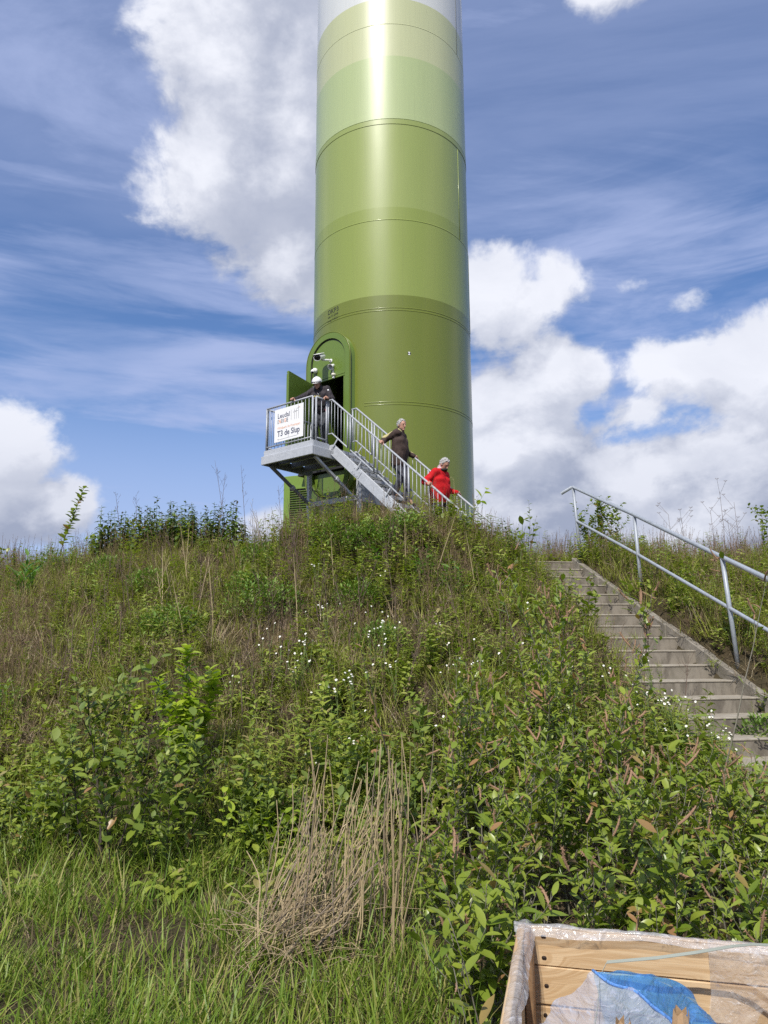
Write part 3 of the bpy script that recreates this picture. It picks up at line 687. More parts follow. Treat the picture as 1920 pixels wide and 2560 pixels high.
# ------------------------------------------------------------------ people: smooth bodies grown from limb volumes
class SDF:
    def __init__(s, lo, hi, h):
        s.lo = np.array(lo, float); s.h = h; s.n = np.ceil((np.array(hi) - s.lo) / h).astype(int) + 1
        s.ax = [s.lo[i] + h * np.arange(s.n[i]) for i in range(3)]
        s.F = np.full(s.n, .12, np.float32)
    def _sub(s, lo, hi):
        sl = []
        for i in range(3):
            a = int(max(0, math.floor((lo[i] - s.lo[i]) / s.h))); b = int(min(s.n[i], math.ceil((hi[i] - s.lo[i]) / s.h) + 1)); sl.append(slice(a, max(a, b)))
        P = np.stack(np.meshgrid(*[s.ax[i][sl[i]] for i in range(3)], indexing='ij'), -1)
        return tuple(sl), P
    def _join(s, sl, d, k):
        f = s.F[sl]
        if k <= 0: s.F[sl] = np.minimum(f, d); return
        h = np.clip(.5 + .5 * (f - d) / k, 0, 1); s.F[sl] = f + (d - f) * h - k * h * (1 - h)
    def cap(s, a, b, ra, rb, k=.02):
        a = np.array(a, float); b = np.array(b, float); r = max(ra, rb) + .06
        sl, P = s._sub(np.minimum(a, b) - r, np.maximum(a, b) + r)
        ab = b - a; L = max(ab @ ab, 1e-9); t = np.clip(((P - a) @ ab) / L, 0, 1)
        d = np.linalg.norm(P - a - t[..., None] * ab, axis=-1) - (ra + (rb - ra) * t); s._join(sl, d, k); return s
    def ell(s, c, r, R=None, k=.02):
        c = np.array(c, float); r = np.array(r, float); m = r.max() + .06
        sl, P = s._sub(c - m, c + m); q = P - c
        if R is not None: q = q @ R
        d = (np.linalg.norm(q / r, axis=-1) - 1) * r.min(); s._join(sl, d, k); return s
    def P(s): return np.stack(np.meshgrid(*s.ax, indexing='ij'), -1)
    def mesh(s, name, m):
        F = s.F; nx, ny, nz = F.shape; ins = F < 0
        c = [ins[:-1, :-1, :-1], ins[1:, :-1, :-1], ins[:-1, 1:, :-1], ins[1:, 1:, :-1], ins[:-1, :-1, 1:], ins[1:, :-1, 1:], ins[:-1, 1:, 1:], ins[1:, 1:, 1:]]
        cnt = sum(x.astype(np.int8) for x in c); act = (cnt > 0) & (cnt < 8)
        ids = np.full(act.shape, -1, np.int64); cells = np.argwhere(act); ids[act] = np.arange(len(cells))
        acc = np.zeros((len(cells), 3)); w = np.zeros(len(cells))
        corners = [(0, 0, 0), (1, 0, 0), (0, 1, 0), (1, 1, 0), (0, 0, 1), (1, 0, 1), (0, 1, 1), (1, 1, 1)]
        for i in range(8):
            for j in range(i + 1, 8):
                df = np.subtract(corners[j], corners[i])
                if np.abs(df).sum() != 1: continue
                a = F[tuple((cells + corners[i]).T)]; b = F[tuple((cells + corners[j]).T)]
                x = (a < 0) != (b < 0); t = np.where(x, a / np.where(x, a - b, 1), 0)
                p = np.array(corners[i]) + t[:, None] * df; acc += np.where(x[:, None], p, 0); w += x
        V = s.lo + (cells + acc / np.maximum(w, 1)[:, None]) * s.h
        faces = []
        for ax in range(3):
            o1, o2 = [(1, 2), (2, 0), (0, 1)][ax]
            sl0 = [slice(None)] * 3; sl1 = [slice(None)] * 3; sl0[ax] = slice(0, -1); sl1[ax] = slice(1, None)
            A = ins[tuple(sl0)]; B = ins[tuple(sl1)]
            e = np.argwhere(A != B); e = e[(e[:, o1] > 0) & (e[:, o2] > 0) & (e[:, o1] < F.shape[o1] - 1) & (e[:, o2] < F.shape[o2] - 1)]
            u = np.zeros(3, int); v = np.zeros(3, int); u[o1] = 1; v[o2] = 1
            q = np.stack([ids[tuple((e - u - v).T)], ids[tuple((e - v).T)], ids[tuple(e.T)], ids[tuple((e - u).T)]], 1)
            fl = A[tuple(e.T)]; q[~fl] = q[~fl][:, ::-1]; faces.append(q)
        Q = np.concatenate(faces); Q = Q[(Q >= 0).all(1)]
        me = bpy.data.meshes.new(name); me.from_pydata(V.tolist(), [], Q.tolist()); me.polygons.foreach_set('use_smooth', [True] * len(me.polygons)); me.materials.append(m); me.update()
        return me

M_skin = mat('skin', (.50, .27, .19), .55, var=.18, vscale=14, spec=.4); M_grey = mat('grey_hair', (.50, .49, .47), .75, var=.5, vscale=60, bump=.6, bscale=160)
M_eye = mat('eye_dark', (.02, .015, .012), .2)
def cloth(nm, c, c2, r=.8): return mat(nm, c, r, base2=c2, vscale=11, bump=.7, bscale=38, spec=.25)

def ik(sh, ha, l1, l2, pole):
    sh, ha, pole = Vector(sh), Vector(ha), Vector(pole); d = ha - sh; L = min(d.length, (l1 + l2) * .995); d = d.normalized()
    x = (l1 * l1 - l2 * l2 + L * L) / (2 * L); h = math.sqrt(max(l1 * l1 - x * x, 1e-6)); p = (pole - d * pole.dot(d)).normalized()
    return sh + d * x + p * h, sh + d * L

def person(loc, face, label, J, wear):
    """J: joint positions in the body's own axes (x to its right hand, y the way it faces, z up)"""
    root = thing('person', loc, label, 'person'); yaw = math.atan2(-face[0], face[1]); root.rotation_euler = (0, 0, yaw)
    Ri = Matrix.Rotation(-yaw, 3, 'Z'); Lw = lambda p: Ri @ (Vector(p) - Vector(loc)); Ld = lambda v: Ri @ Vector(v)
    pel, che, nek, hd = (Vector(J[k]) for k in ('pelvis', 'chest', 'neck', 'head'))
    ax_, sw = Vector((math.cos(J.get('twist', 0)), math.sin(J.get('twist', 0)), 0)), .185
    shR, shL = che + ax_ * sw + Vector((0, 0, .12)), che - ax_ * sw + Vector((0, 0, .12))
    hr, hl = Lw(J['handR']), Lw(J['handL'])
    elR, hr = ik(shR, hr, .31, .27, J.get('poleR', (.4, -.6, -.5))); elL, hl = ik(shL, hl, .31, .27, J.get('poleL', (-.4, -.6, -.5)))
    fR, fL = Vector(J['footR']), Vector(J['footL']); hipR, hipL = pel + Vector((.095, 0, -.06)), pel + Vector((-.095, 0, -.06))
    knR, anR = ik(hipR, fR + Vector((0, -.03, .09)), .43, .43, (0.05, 1, 0)); knL, anL = ik(hipL, fL + Vector((0, -.03, .09)), .43, .43, (-.05, 1, 0))
    HR = Euler((J.get('pitch', 0), J.get('tilt', 0), J.get('yaw', 0)), 'XYZ').to_matrix(); HRn = np.array(HR)
    hp = lambda x, y, z: hd + HR @ Vector((x, y, z))
    h = .0085; lo = (-.75, -.65, -.25); hi = (.75, .75, 2.0)
    allp = [pel, che, hd + Vector((0, 0, .2)), elR, elL, hr, hl, fR + Vector((0, .2, -.05)), fL + Vector((0, .2, -.05)), fR + Vector((0, -.1, 0)), fL + Vector((0, -.1, 0))]
    lo = [min(p[i] for p in allp) - .26 for i in range(3)]; hi = [max(p[i] for p in allp) + .26 for i in range(3)]
    lo[2] = min(fR.z, fL.z) - .05
    # the body
    b = SDF(lo, hi, h)
    b.cap(pel, che, .10, .12, .03).cap(che + Vector((0, -.01, .1)), nek, .08, .058, .04)
    b.cap(nek, hp(0, -.015, -.05), .056, .058, .03)
    for sh, el, ha in ((shR, elR, hr), (shL, elL, hl)): b.cap(che + Vector((0, 0, .1)), sh, .06, .05, .03).cap(sh, el, .045, .037, .03).cap(el, ha, .036, .026, .02)
    for hip, kn, an, ft in ((hipR, knR, anR, fR), (hipL, knL, anL, fL)): b.cap(hip, kn, .075, .05, .03).cap(kn, an, .048, .036, .02).cap(an, ft + Vector((0, .12, .04)), .036, .03, .02)
    b.ell(hp(0, 0, .025), (.077, .098, .108), HRn, .01); b.ell(hp(0, .022, -.055), (.058, .07, .062), HRn, .03)
    b.cap(hp(0, .10, .012), hp(0, .118, -.028), .011, .016, .012)              # nose
    b.cap(hp(-.024, .088, -.066), hp(.024, .088, -.066), .009, .009, .008)      # lips
    b.ell(hp(0, .085, -.098), (.026, .022, .02), HRn, .015)                     # chin
    b.cap(hp(-.035, .086, .035), hp(.035, .086, .035), .012, .012, .012)        # brow
    for sx in (-1, 1): b.ell(hp(sx * .079, -.005, -.012), (.012, .024, .034), HRn, .006)   # ears
    # hands: palm, four fingers closed over the rail, thumb on the other side
    for ha, el, key in ((hr, elR, 'gripR'), (hl, elL, 'gripL')):
        g_ = J.get(key); ra_ = Ld(g_[0]).normalized(); out = Ld(g_[1]).normalized(); dn = Vector((0, 0, -1)) if len(g_) < 3 else Ld(g_[2]).normalized()
        b.cap(ha, ha + out * .045 - dn * .012, .028, .034, .02); pc = ha + out * .055 - dn * .012
        for i, ln_ in zip((-1.5, -.5, .5, 1.5), (.85, 1.0, .97, .78)):
            r0 = pc + ra_ * .021 * i; p1 = r0 + out * .042 * ln_ + dn * .006; p2 = p1 + dn * .03 * ln_ + out * .006; p3 = p2 + dn * .016 - out * .016
            b.cap(r0, p1, .0115, .0105, .006).cap(p1, p2, .0105, .0095, .004).cap(p2, p3, .0095, .008, .004)
        t0 = ha + out * .015 + ra_ * .03 * (1 if key == 'gripR' else -1); t1 = t0 + dn * .03 + out * .012 + ra_ * .01 * (1 if key == 'gripR' else -1); b.cap(t0, t1, .013, .011, .008).cap(t1, t1 + dn * .02 + out * .014, .0105, .009, .005)
    link('body', b.mesh('body', M_skin), root)
    for sx in (-1, 1):
        mb = MB(); c = hp(sx * .031, .090, .012); mb.lathe([(.001, -.008), (.009, 0), (.001, .008)], c, 8); o = link('eye', mb.mesh('eye', M_eye, True), root)
    # trousers
    t = SDF(lo, hi, h); wr = wear['trouser_r']
    t.cap(pel + Vector((-.07, 0, .06)), pel + Vector((-.085, 0, -.05)), .125, .125, .03).cap(pel + Vector((.07, 0, .06)), pel + Vector((.085, 0, -.05)), .125, .125, .04)
    for hip, kn, an in ((hipR, knR, anR), (hipL, knL, anL)): t.cap(hip, kn, .108 * wr, .078 * wr, .03).cap(kn, an + Vector((0, 0, -.03)), .077 * wr, .07 * wr, .02)
    Pq = t.P(); t.F += (.005 * np.sin(Pq[..., 2] * 48 + 7 * np.sin(Pq[..., 0] * 17 + Pq[..., 1] * 13)) * np.sin(Pq[..., 1] * 30 + Pq[..., 2] * 9)).astype(np.float32)
    link('trousers', t.mesh('trousers', wear['trousers']), root)
    for ft, an in ((fR, anR), (fL, anL)):
        sdf = SDF([ft[0] - .1, ft[1] - .16, ft[2] - .03], [ft[0] + .1, ft[1] + .26, ft[2] + .22], .008)
        sdf.cap(an + Vector((0, -.005, .03)), ft + Vector((0, -.045, .05)), .05, .05, .02).cap(ft + Vector((0, -.05, .04)), ft + Vector((0, .13, .036)), .046, .044, .03)
        Pq = sdf.P(); sdf.F = np.maximum(sdf.F, ft[2] + .001 - Pq[..., 2]).astype(np.float32); link('shoe', sdf.mesh('shoe', wear['shoes']), root)
    # jacket
    j = SDF(lo, hi, h); hem = wear['hem']; q = wear.get('fat', 1.0)
    for sx in (-1, 1):
        j.cap(pel + ax_ * .08 * sx + Vector((0, 0, hem)), che + ax_ * .085 * sx + Vector((0, 0, -.05)), .142 * q, .142 * q, .03).cap(che + ax_ * .085 * sx, che + ax_ * .095 * sx + Vector((0, 0, .07)), .135, .105, .04)
    j.ell(pel * .45 + che * .55 + Vector((0, .05 * q, -.06)), (.16 * q, .14 * q, .2), None, .06)
    j.cap(che + Vector((0, -.015, .12)), nek + Vector((0, -.005, .02)), .12, .075, .05)
    for sh, el, ha in ((shR, elR, hr), (shL, elL, hl)):
        cuff = el.lerp(ha, .90); j.cap(che + Vector((0, 0, .1)), sh, .10, .085, .04).cap(sh, el, .084, .068, .03).cap(el, cuff, .067, .050, .02)
    Pq = j.P(); fold = (.007 * np.sin(Pq[..., 2] * 34 + 6 * np.sin(Pq[..., 0] * 11 + Pq[..., 1] * 15)) * np.sin(Pq[..., 0] * 19 + Pq[..., 1] * 17 + Pq[..., 2] * 6)).astype(np.float32)
    j.F += fold; hz = pel[2] + hem - .06 - .02 * np.sin(Pq[..., 0] * 14)
    inside_arm = (np.linalg.norm(Pq - np.array(hr), axis=-1) < .32) & (np.abs(Pq[..., 0] - pel[0]) > .24) | (np.linalg.norm(Pq - np.array(hl), axis=-1) < .32) & (np.abs(Pq[..., 0] - pel[0]) > .24)
    j.F = np.where(inside_arm, j.F, np.maximum(j.F, hz - Pq[..., 2])).astype(np.float32)
    jo = link('jacket', j.mesh('jacket', wear['jacket']), root)
    def shell(name, reg, m, t=.007, parent=root):
        x = SDF(lo, hi, h); x.F = np.maximum(j.F - t, reg(Pq)).astype(np.float32); return link(name, x.mesh(name, m), parent)
    def capd(a, b, r):
        a, b = np.array(a), np.array(b)
        def f(P): ab = b - a; tt = np.clip(((P - a) @ ab) / (ab @ ab), 0, 1); return np.linalg.norm(P - a - tt[..., None] * ab, axis=-1) - r
        return f
    # hair / helmet
    x = SDF(np.array(hd) - .22, np.array(hd) + .24, .007); Pl = (x.P() - np.array(hd)) @ HRn
    if wear.get('helmet'):
        d = (np.linalg.norm((Pl - (0, -.005, .035)) / (.118, .142, .122), axis=-1) - 1) * .118
        d = np.maximum(d, .028 - Pl[..., 2] + .12 * np.clip(-Pl[..., 1], 0, .1) * -1)
        rib = (np.abs(Pl[..., 0]) - .016); d = np.where(rib < 0, d - .005, d)
        br = (np.linalg.norm((Pl - (0, .035, .035)) / (.112, .150, .012), axis=-1) - 1) * .012
        x.F = np.minimum(d, br).astype(np.float32); he = link('helmet', x.mesh('helmet', M_whitep), root)
        mb = MB()
        for sx in (-1, 1): mb.tube([hp(sx * .098, .02, .03), hp(sx * .088, .03, -.04), hp(sx * .04, .06, -.115), hp(0, .075, -.125)], .007, 6)
        link('chin_strap', mb.mesh('chin_strap', M_rubber, True), he)
        mb = MB(); mb.tube([hp(-.11, .07, .052), hp(-.07, .128, .05), hp(0, .150, .05), hp(.07, .128, .05), hp(.11, .07, .052)], .013, 8); link('goggles', mb.mesh('goggles', M_lens, True), he)
    else:
        d = (np.linalg.norm((Pl - (0, -.012, .034)) / (.090, .108, .112), axis=-1) - 1) * .09
        fr = np.maximum(np.maximum(Pl[..., 1] - .032 - .5 * np.clip(Pl[..., 2] - .045, 0, 1) * 1.6, -.062 - Pl[..., 2] + .35 * np.clip(Pl[..., 1] + .03, -.1, .1) * 2.2), -9)
        x.F = np.maximum(d + .010 * np.sin(Pl[..., 0] * 90 + 3 * np.sin(Pl[..., 2] * 60)) * np.sin(Pl[..., 1] * 80 + Pl[..., 2] * 40), fr).astype(np.float32); link('hair', x.mesh('hair', wear.get('hair', M_grey)), root)
    return dict(root=root, shell=shell, capd=capd, che=che, pel=pel, nek=nek, shR=shR, shL=shL, elR=elR, elL=elL, hr=hr, hl=hl, hp=hp, jacket=jo, Lw=Lw, HRn=HRn)

near = lambda s, dz=.024: PF(s, SA0 - .03, rail_z(s) + dz)
far_ = lambda s, dz=.024: PF(s, SA1 + .03, rail_z(s) + dz)
tdir = Vector((PT.x, PT.y, -SL)).normalized()
# man in the brown coat
M_brown = cloth('brown_coat', (.078, .052, .043), (.042, .028, .024)); M_gtrou = cloth('grey_trousers', (.085, .085, .10), (.05, .05, .06)); M_shoe = mat('dark_shoe', (.03, .022, .018), .6)
brn = person(PF(1.68, .97, 4.65), (PT.x, PT.y), 'grey-haired man in brown coat and grey trousers descending the steel staircase',
    dict(pelvis=(0, .0, .93), chest=(0, .03, 1.30), neck=(0, .04, 1.50), head=(0, .075, 1.635), yaw=rad(-6), pitch=rad(-12), twist=rad(18), handR=near(1.62), handL=far_(1.84), poleR=(.1, -1, -.25), poleL=(-.2, -.6, -.9),
         footR=(.09, -.06, 0.0), footL=(-.09, .20, -.2), gripR=(tdir, -PN), gripL=(tdir, PN)),
    dict(trousers=M_gtrou, trouser_r=1.0, shoes=M_shoe, jacket=M_brown, hem=-.17, fat=1.06))
M_yel = cloth('yellow_stripe', (.48, .42, .20), (.40, .34, .15))
q = brn; brn['shell']('shoulder_stripe', q['capd'](q['shR'] + Vector((-.05, .06, .07)), q['shR'].lerp(q['elR'], .8) + Vector((.06, -.03, .02)), .052), M_yel)
brn['shell']('sleeve_stripe', q['capd'](q['elL'] + Vector((.03, .02, .04)), q['hl'] + Vector((.01, -.03, .05)), .034), M_yel)
brn['shell']('coat_collar', q['capd'](q['nek'] + Vector((0, .02, .0)), q['nek'] + Vector((0, -.02, .04)), .085), M_brown, .012)
# person in the red jacket
M_red = cloth('red_jacket', (.58, .010, .014), (.40, .006, .010)); M_black = cloth('black_trousers', (.014, .014, .016), (.008, .008, .01))
redp = person(PF(2.74, .97, 3.65), (PT.x * .94 - .1, PT.y), 'grey-haired person in bright red jacket looking down on the lower staircase',
    dict(pelvis=(0, -.02, .90), chest=(0, .03, 1.27), neck=(0, .07, 1.47), head=(-.0, .135, 1.575), yaw=rad(4), pitch=rad(-40), twist=rad(8), handR=near(2.86), handL=far_(2.94), poleR=(.15, -1, -.15), poleL=(-.2, -.6, -.8),
         footR=(.09, -.09, 0.0), footL=(-.09, .17, -.2), gripR=(tdir, -PN), gripL=(tdir, PN)),
    dict(trousers=M_black, trouser_r=1.0, shoes=M_shoe, jacket=M_red, hem=-.07, fat=1.1))
M_scarf = cloth('pink_scarf', (.70, .52, .54), (.58, .42, .46)); M_coll = cloth('black_collar', (.02, .02, .022), (.012, .012, .012))
q = redp
x = SDF(np.array(q['nek']) - .2, np.array(q['nek']) + .2, .008); x.cap(q['nek'] + Vector((0, -.03, .02)), q['nek'] + Vector((0, .0, .06)), .082, .078, .01); P_ = x.P(); x.F += (.006 * np.sin(P_[..., 2] * 110 + 4 * np.sin(P_[..., 0] * 30))).astype(np.float32); link('scarf', x.mesh('scarf', M_scarf), q['root'])
x = SDF(np.array(q['nek']) - .2, np.array(q['nek']) + .25, .008); x.cap(q['nek'] + Vector((-.06, .05, -.02)), q['nek'] + Vector((0, .12, -.01)), .03, .025, .02).cap(q['nek'] + Vector((.06, .05, -.02)), q['nek'] + Vector((0, .12, -.01)), .03, .025, .02); link('collar', x.mesh('collar', M_coll), q['root'])
# worker with the white helmet
M_work = cloth('dark_work_jacket', (.050, .042, .048), (.030, .026, .030)); M_wtrou = cloth('grey_work_trousers', (.07, .075, .085), (.03, .033, .04))
wk = person(PF(-.38, .66, DECK), (-.38, -.92), 'worker in white helmet and dark harness leaning on the platform railing',
    dict(pelvis=(0, -.02, .94), chest=(0, .10, 1.28), neck=(0, .17, 1.44), head=(.0, .245, 1.525), yaw=rad(10), pitch=rad(-30), twist=0, handR=PF(-.66, -.0, DECK + RH + .03), handL=PF(.0, .36, DECK + RH + .03), poleR=(.5, -.3, -.7), poleL=(-.5, -.3, -.7),
         footR=(.11, .0, 0.0), footL=(-.11, .02, .0), gripR=(PT, -PN), gripL=(PN, PT)),
    dict(trousers=M_wtrou, trouser_r=1.05, shoes=M_shoe, jacket=M_work, hem=-.04, fat=1.0, helmet=True))
q = wk; M_hy = mat('harness_yellow', (.62, .50, .05), .6); M_hr = mat('harness_red', (.50, .02, .02), .6)
c = q['che']; pv = q['pel']
for sx in (-1, 1):
    wk['shell']('harness_strap', q['capd'](c + Vector((sx * .09, .12, .14)), c + Vector((sx * .05, .22, -.16)), .026), M_rubber, .009)
wk['shell']('waist_belt', lambda P: np.maximum(np.abs(P[..., 2] - (pv[2] + .06)) - .028, np.abs(P[..., 0]) - .24), M_rubber, .010)
for (p0, p1, m, nm) in ((c + Vector((-.09, .17, -.09)), c + Vector((.07, .20, -.09)), M_hy, 'chest_strap'), (c + Vector((.02, .17, -.2)), pv + Vector((.02, .16, .0)), M_hy, 'belly_strap'), (pv + Vector((-.13, .12, .1)), pv + Vector((-.2, .08, -.22)), M_hr, 'red_lanyard')):
    mb = MB(); mb.tube([p0, (Vector(p0) + Vector(p1)) / 2 + Vector((0, .03, 0)), p1], .012, 6); link(nm, mb.mesh(nm, m, True), q['root'])
for sx, dz in ((-.05, -.06), (.04, -.1)):
    mb = MB(); cc = c + Vector((sx, .19, dz)); mb.tube([cc + Vector((.022 * math.cos(a), .01, .035 * math.sin(a))) for a in np.linspace(0, 2 * math.pi, 12)], .005, 6); link('carabiner', mb.mesh('carabiner', M_galv2, True), q['root'])
wk['shell']('sleeve_patch', q['capd'](q['shL'] + Vector((-.06, .06, -.05)), q['shL'] + Vector((-.07, .05, -.08)), .028), M_whitep, .006)
# ------------------------------------------------------------------ wooden crate close to the camera
CA = Vector((.40, 2.30, 0)); E1 = Vector((.97, -.24, 0)).normalized(); E2 = Vector((-.24, -.97, 0)).normalized(); CL1, CL2, CH = 1.2, .80, .80
def pine():
    m = bpy.data.materials.new('pine_board'); m.use_nodes = True; b = NB(m.node_tree); p = m.node_tree.nodes['Principled BSDF']
    t = b.n('ShaderNodeTexCoord'); oi = b.n('ShaderNodeObjectInfo'); v = b.v('ADD', t.outputs['Object'], b.comb(b.m('MULTIPLY', oi.outputs['Random'], 13), b.m('MULTIPLY', oi.outputs['Random'], 7), 0))
    vk = b.n('ShaderNodeTexVoronoi'); b._set(vk.inputs['Vector'], b.v('MULTIPLY', v, (3.2, .01, 7.5))); vk.inputs['Scale'].default_value = 1.0
    kd = vk.outputs['Distance']; knot = b.ramp(kd, .05, .14, 1, 0); halo = b.ramp(kd, .1, .5, 1, 0)
    w_ = b.v('ADD', b.v('MULTIPLY', v, (1.1, 1, 22)), b.comb(0, 0, b.m('MULTIPLY', halo, 1.6)))
    gr = b.noise(w_, 3.0, 6, .6, .6); gr2 = b.noise(b.v('MULTIPLY', v, (4, 4, 160)), 2.0, 3, .5)
    c = b.mix(b.ramp(gr, .38, .62), (.60, .435, .255, 1), (.46, .295, .145, 1)); c = b.mix(b.m('MULTIPLY', gr2, .35), c, (.55, .41, .26, 1)); c = b.mix(b.m('MULTIPLY', knot, .85), c, (.22, .10, .035, 1))
    b._set(p.inputs['Base Color'], c); p.inputs['Roughness'].default_value = .65; p.inputs['Specular IOR Level'].default_value = .25
    bn = b.n('ShaderNodeBump'); bn.inputs['Strength'].default_value = .15; bn.inputs['Distance'].default_value = .003; b._set(bn.inputs['Height'], gr2); b._set(p.inputs['Normal'], bn.outputs[0]); return m
M_pine = pine(); M_pine2 = mat('weathered_pine', (.40, .24, .12), .75, base2=(.26, .15, .075), vscale=6, stretch=(1, 1, 8))
crate = thing('wooden_crate', (CA.x, CA.y, 0), 'open pine plank crate wrapped in clear film at the foot of the bank', 'crate')
def crate_pt(u, v, z): return CA + E1 * u + E2 * v + Vector((0, 0, z))
C1 = Matrix((E1.to_tuple(), E2.to_tuple(), (0, 0, 1))).transposed(); C2 = Matrix((E2.to_tuple(), (-E1).to_tuple(), (0, 0, 1))).transposed()
M_nail = mat('nail_head', (.05, .035, .028), .5, .5)
BH = .098
for k in range(8):
    z = CH - .005 - BH / 2 - k * (BH + .0035)
    if z < .05: break
    for nm, o_, L, Q in (('far', crate_pt(CL1 / 2, -.011, z), CL1, C1), ('near', crate_pt(CL1 / 2, CL2 + .011, z), CL1, C1), ('side', crate_pt(-.011, CL2 / 2, z), CL2 + .04, C2), ('side', crate_pt(CL1 + .011, CL2 / 2, z), CL2 + .04, C2)):
        mb = MB(); mb.bevbox((0, 0, 0), (L, .02, BH), None, .0025); o = link('plank', mb.mesh('plank', M_pine), crate)
        o.matrix_basis = Matrix.Translation(o_ - crate.location + Vector((0, 0, random.uniform(-.001, .001)))) @ (Q.to_4x4()) @ Matrix.Rotation(random.uniform(-.002, .002), 4, 'Y')
        if nm == 'far':
            for u in (.05, .052, CL1 * .83, CL1 * .86):
                for dz in (-.028, .028) if k % 2 == 0 or u > .5 else (.0,):
                    mb = MB(); mb.lathe([(.001, .003), (.005, .002), (.005, -.001)], (0, 0, 0), 8); n = link('nail', mb.mesh('nail', M_nail), o)
                    n.matrix_basis = Matrix.Translation((u - CL1 / 2 + random.uniform(-.004, .004), .010, dz)) @ Matrix.Rotation(rad(-90), 4, 'X')
for u, v in ((.022, .020), (CL1 - .022, .020), (.022, CL2 - .02), (CL1 - .022, CL2 - .02)):
    mb = MB(); mb.bevbox(crate_pt(u * .0 + (.012 if u < .5 else CL1 - .012), v + (.045 if v < .4 else -.045), CH / 2), (.022, .085, CH - .02), C1, .003); part('corner_batten', mb, M_pine2, crate)
mb = MB(); mb.bevbox(crate_pt(CL1 / 2, CL2 / 2, .04), (CL1, CL2, .03), C1); part('crate_floor', mb, M_pine2, crate)
mb = MB()
mb.tube([crate_pt(.006, .004, CH - .03), crate_pt(.006, .004, .1)], .004, 6); part('gap_shade_rod', mb, M_rubber, crate)  # solid black rod; shade of the corner gap put into its colour

def film(name, tint, alpha, rough=.12, blue=False):
    m = bpy.data.materials.new(name); m.use_nodes = True; nt_ = m.node_tree; nt_.nodes.clear(); b = NB(nt_); t = b.n('ShaderNodeTexCoord')
    pb = b.n('ShaderNodeBsdfPrincipled'); pb.inputs['Base Color'].default_value = (*tint, 1); pb.inputs['Roughness'].default_value = rough; pb.inputs['Coat Weight'].default_value = .6; pb.inputs['Coat Roughness'].default_value = .06
    tl = b.n('ShaderNodeBsdfTranslucent'); tl.inputs[0].default_value = (*tint, 1); mx = b.n('ShaderNodeMixShader'); mx.inputs[0].default_value = .35
    nt_.links.new(pb.outputs[0], mx.inputs[1]); nt_.links.new(tl.outputs[0], mx.inputs[2])
    tr = b.n('ShaderNodeBsdfTransparent'); tr.inputs[0].default_value = (.97, .97, .98, 1) if not blue else (*[min(1, q * 1.5 + .25) for q in tint], 1)
    cr = b.noise(b.v('MULTIPLY', t.outputs['Object'], (1, 1, 1.6)), 26, 6, .65, 1.2)
    f = b.m('ADD', b.m('MULTIPLY', b.ramp(cr, .50, .70), .40), alpha - .15, clamp=True)
    m2 = b.n('ShaderNodeMixShader'); b._set(m2.inputs[0], f); nt_.links.new(tr.outputs[0], m2.inputs[1]); nt_.links.new(mx.outputs[0], m2.inputs[2])
    bn = b.n('ShaderNodeBump'); bn.inputs['Strength'].default_value = .8; bn.inputs['Distance'].default_value = .014; b._set(bn.inputs['Height'], b.noise(t.outputs['Object'], 26, 4, .55, 1.4)); nt_.links.new(bn.outputs[0], pb.inputs['Normal'])
    o = b.n('ShaderNodeOutputMaterial'); nt_.links.new(m2.outputs[0], o.inputs[0]); return m
def sheet(fn, nu, nv):
    vs = [fn(i / nu, j / nv) for j in range(nv + 1) for i in range(nu + 1)]
    return MB().add(vs, [(j * (nu + 1) + i, j * (nu + 1) + i + 1, (j + 1) * (nu + 1) + i + 1, (j + 1) * (nu + 1) + i) for j in range(nv) for i in range(nu)])
import mathutils.noise as mn
def wob(p, a, f): return mn.noise_vector(Vector(p) * f) * a
M_film = film('stretch_film', (.86, .86, .87), .40)
# film folded over the rim of the far and the side wall: outside skirt, rim, inside flap
def rimfn(side):
    def f(u, v):
        # path around the rim: v 0 outside low -> .5 on top -> 1 inside
        flap = .014 + .020 * mn.noise(Vector((u * 5, side, 3))) + (.0 if side else .26 * max(0, min(1, (u - .62) * 9)) * 0 * (1 + .15 * math.sin(u * 40)))
        if v < .45: out, z = -.020, CH - .32 * (1 - v / .45)
        elif v < .6: a = (v - .45) / .15; out, z = -.020 + .045 * a, CH - .004 + .010 * math.sin(a * math.pi)
        else: a = (v - .6) / .4; out, z = .015 + .012 * a, CH - flap * a
        L = CL1 + .06 if not side else CL2
        p = crate_pt(-.03 + u * L, out, z) if not side else crate_pt(out, -.03 + u * L, z)
        return p + wob(p, .006, 12) + wob(p, .002, 40)
    return f
M_film2 = film('doubled_film', (.86, .86, .88), .50)
fl = thing('stretch_film', (CA.x, CA.y, CH), 'clear crinkled plastic film folded over the rim of the pine crate', 'plastic film')
o = part('film_strip', sheet(rimfn(0), 150, 26), M_film2, fl, smooth=True); o = part('film_strip', sheet(rimfn(1), 110, 26), M_film2, fl, smooth=True)
# torn sheet hanging over the planks at the far end
def hang(u, v):
    p = crate_pt(.49 + .73 * u - .02 * v, .03 + .012 * math.sin(u * 9), CH + .012 - (.21 + .04 * math.sin(u * 23) * v + .05 * u) * v); return p + wob(p, .016, 8) + wob(p, .006, 26) + Vector((0, 0, -.05 * v * mn.noise(Vector((u * 14, 0, 2)))))
part('film_flap', sheet(hang, 60, 30), M_film, fl, smooth=True)
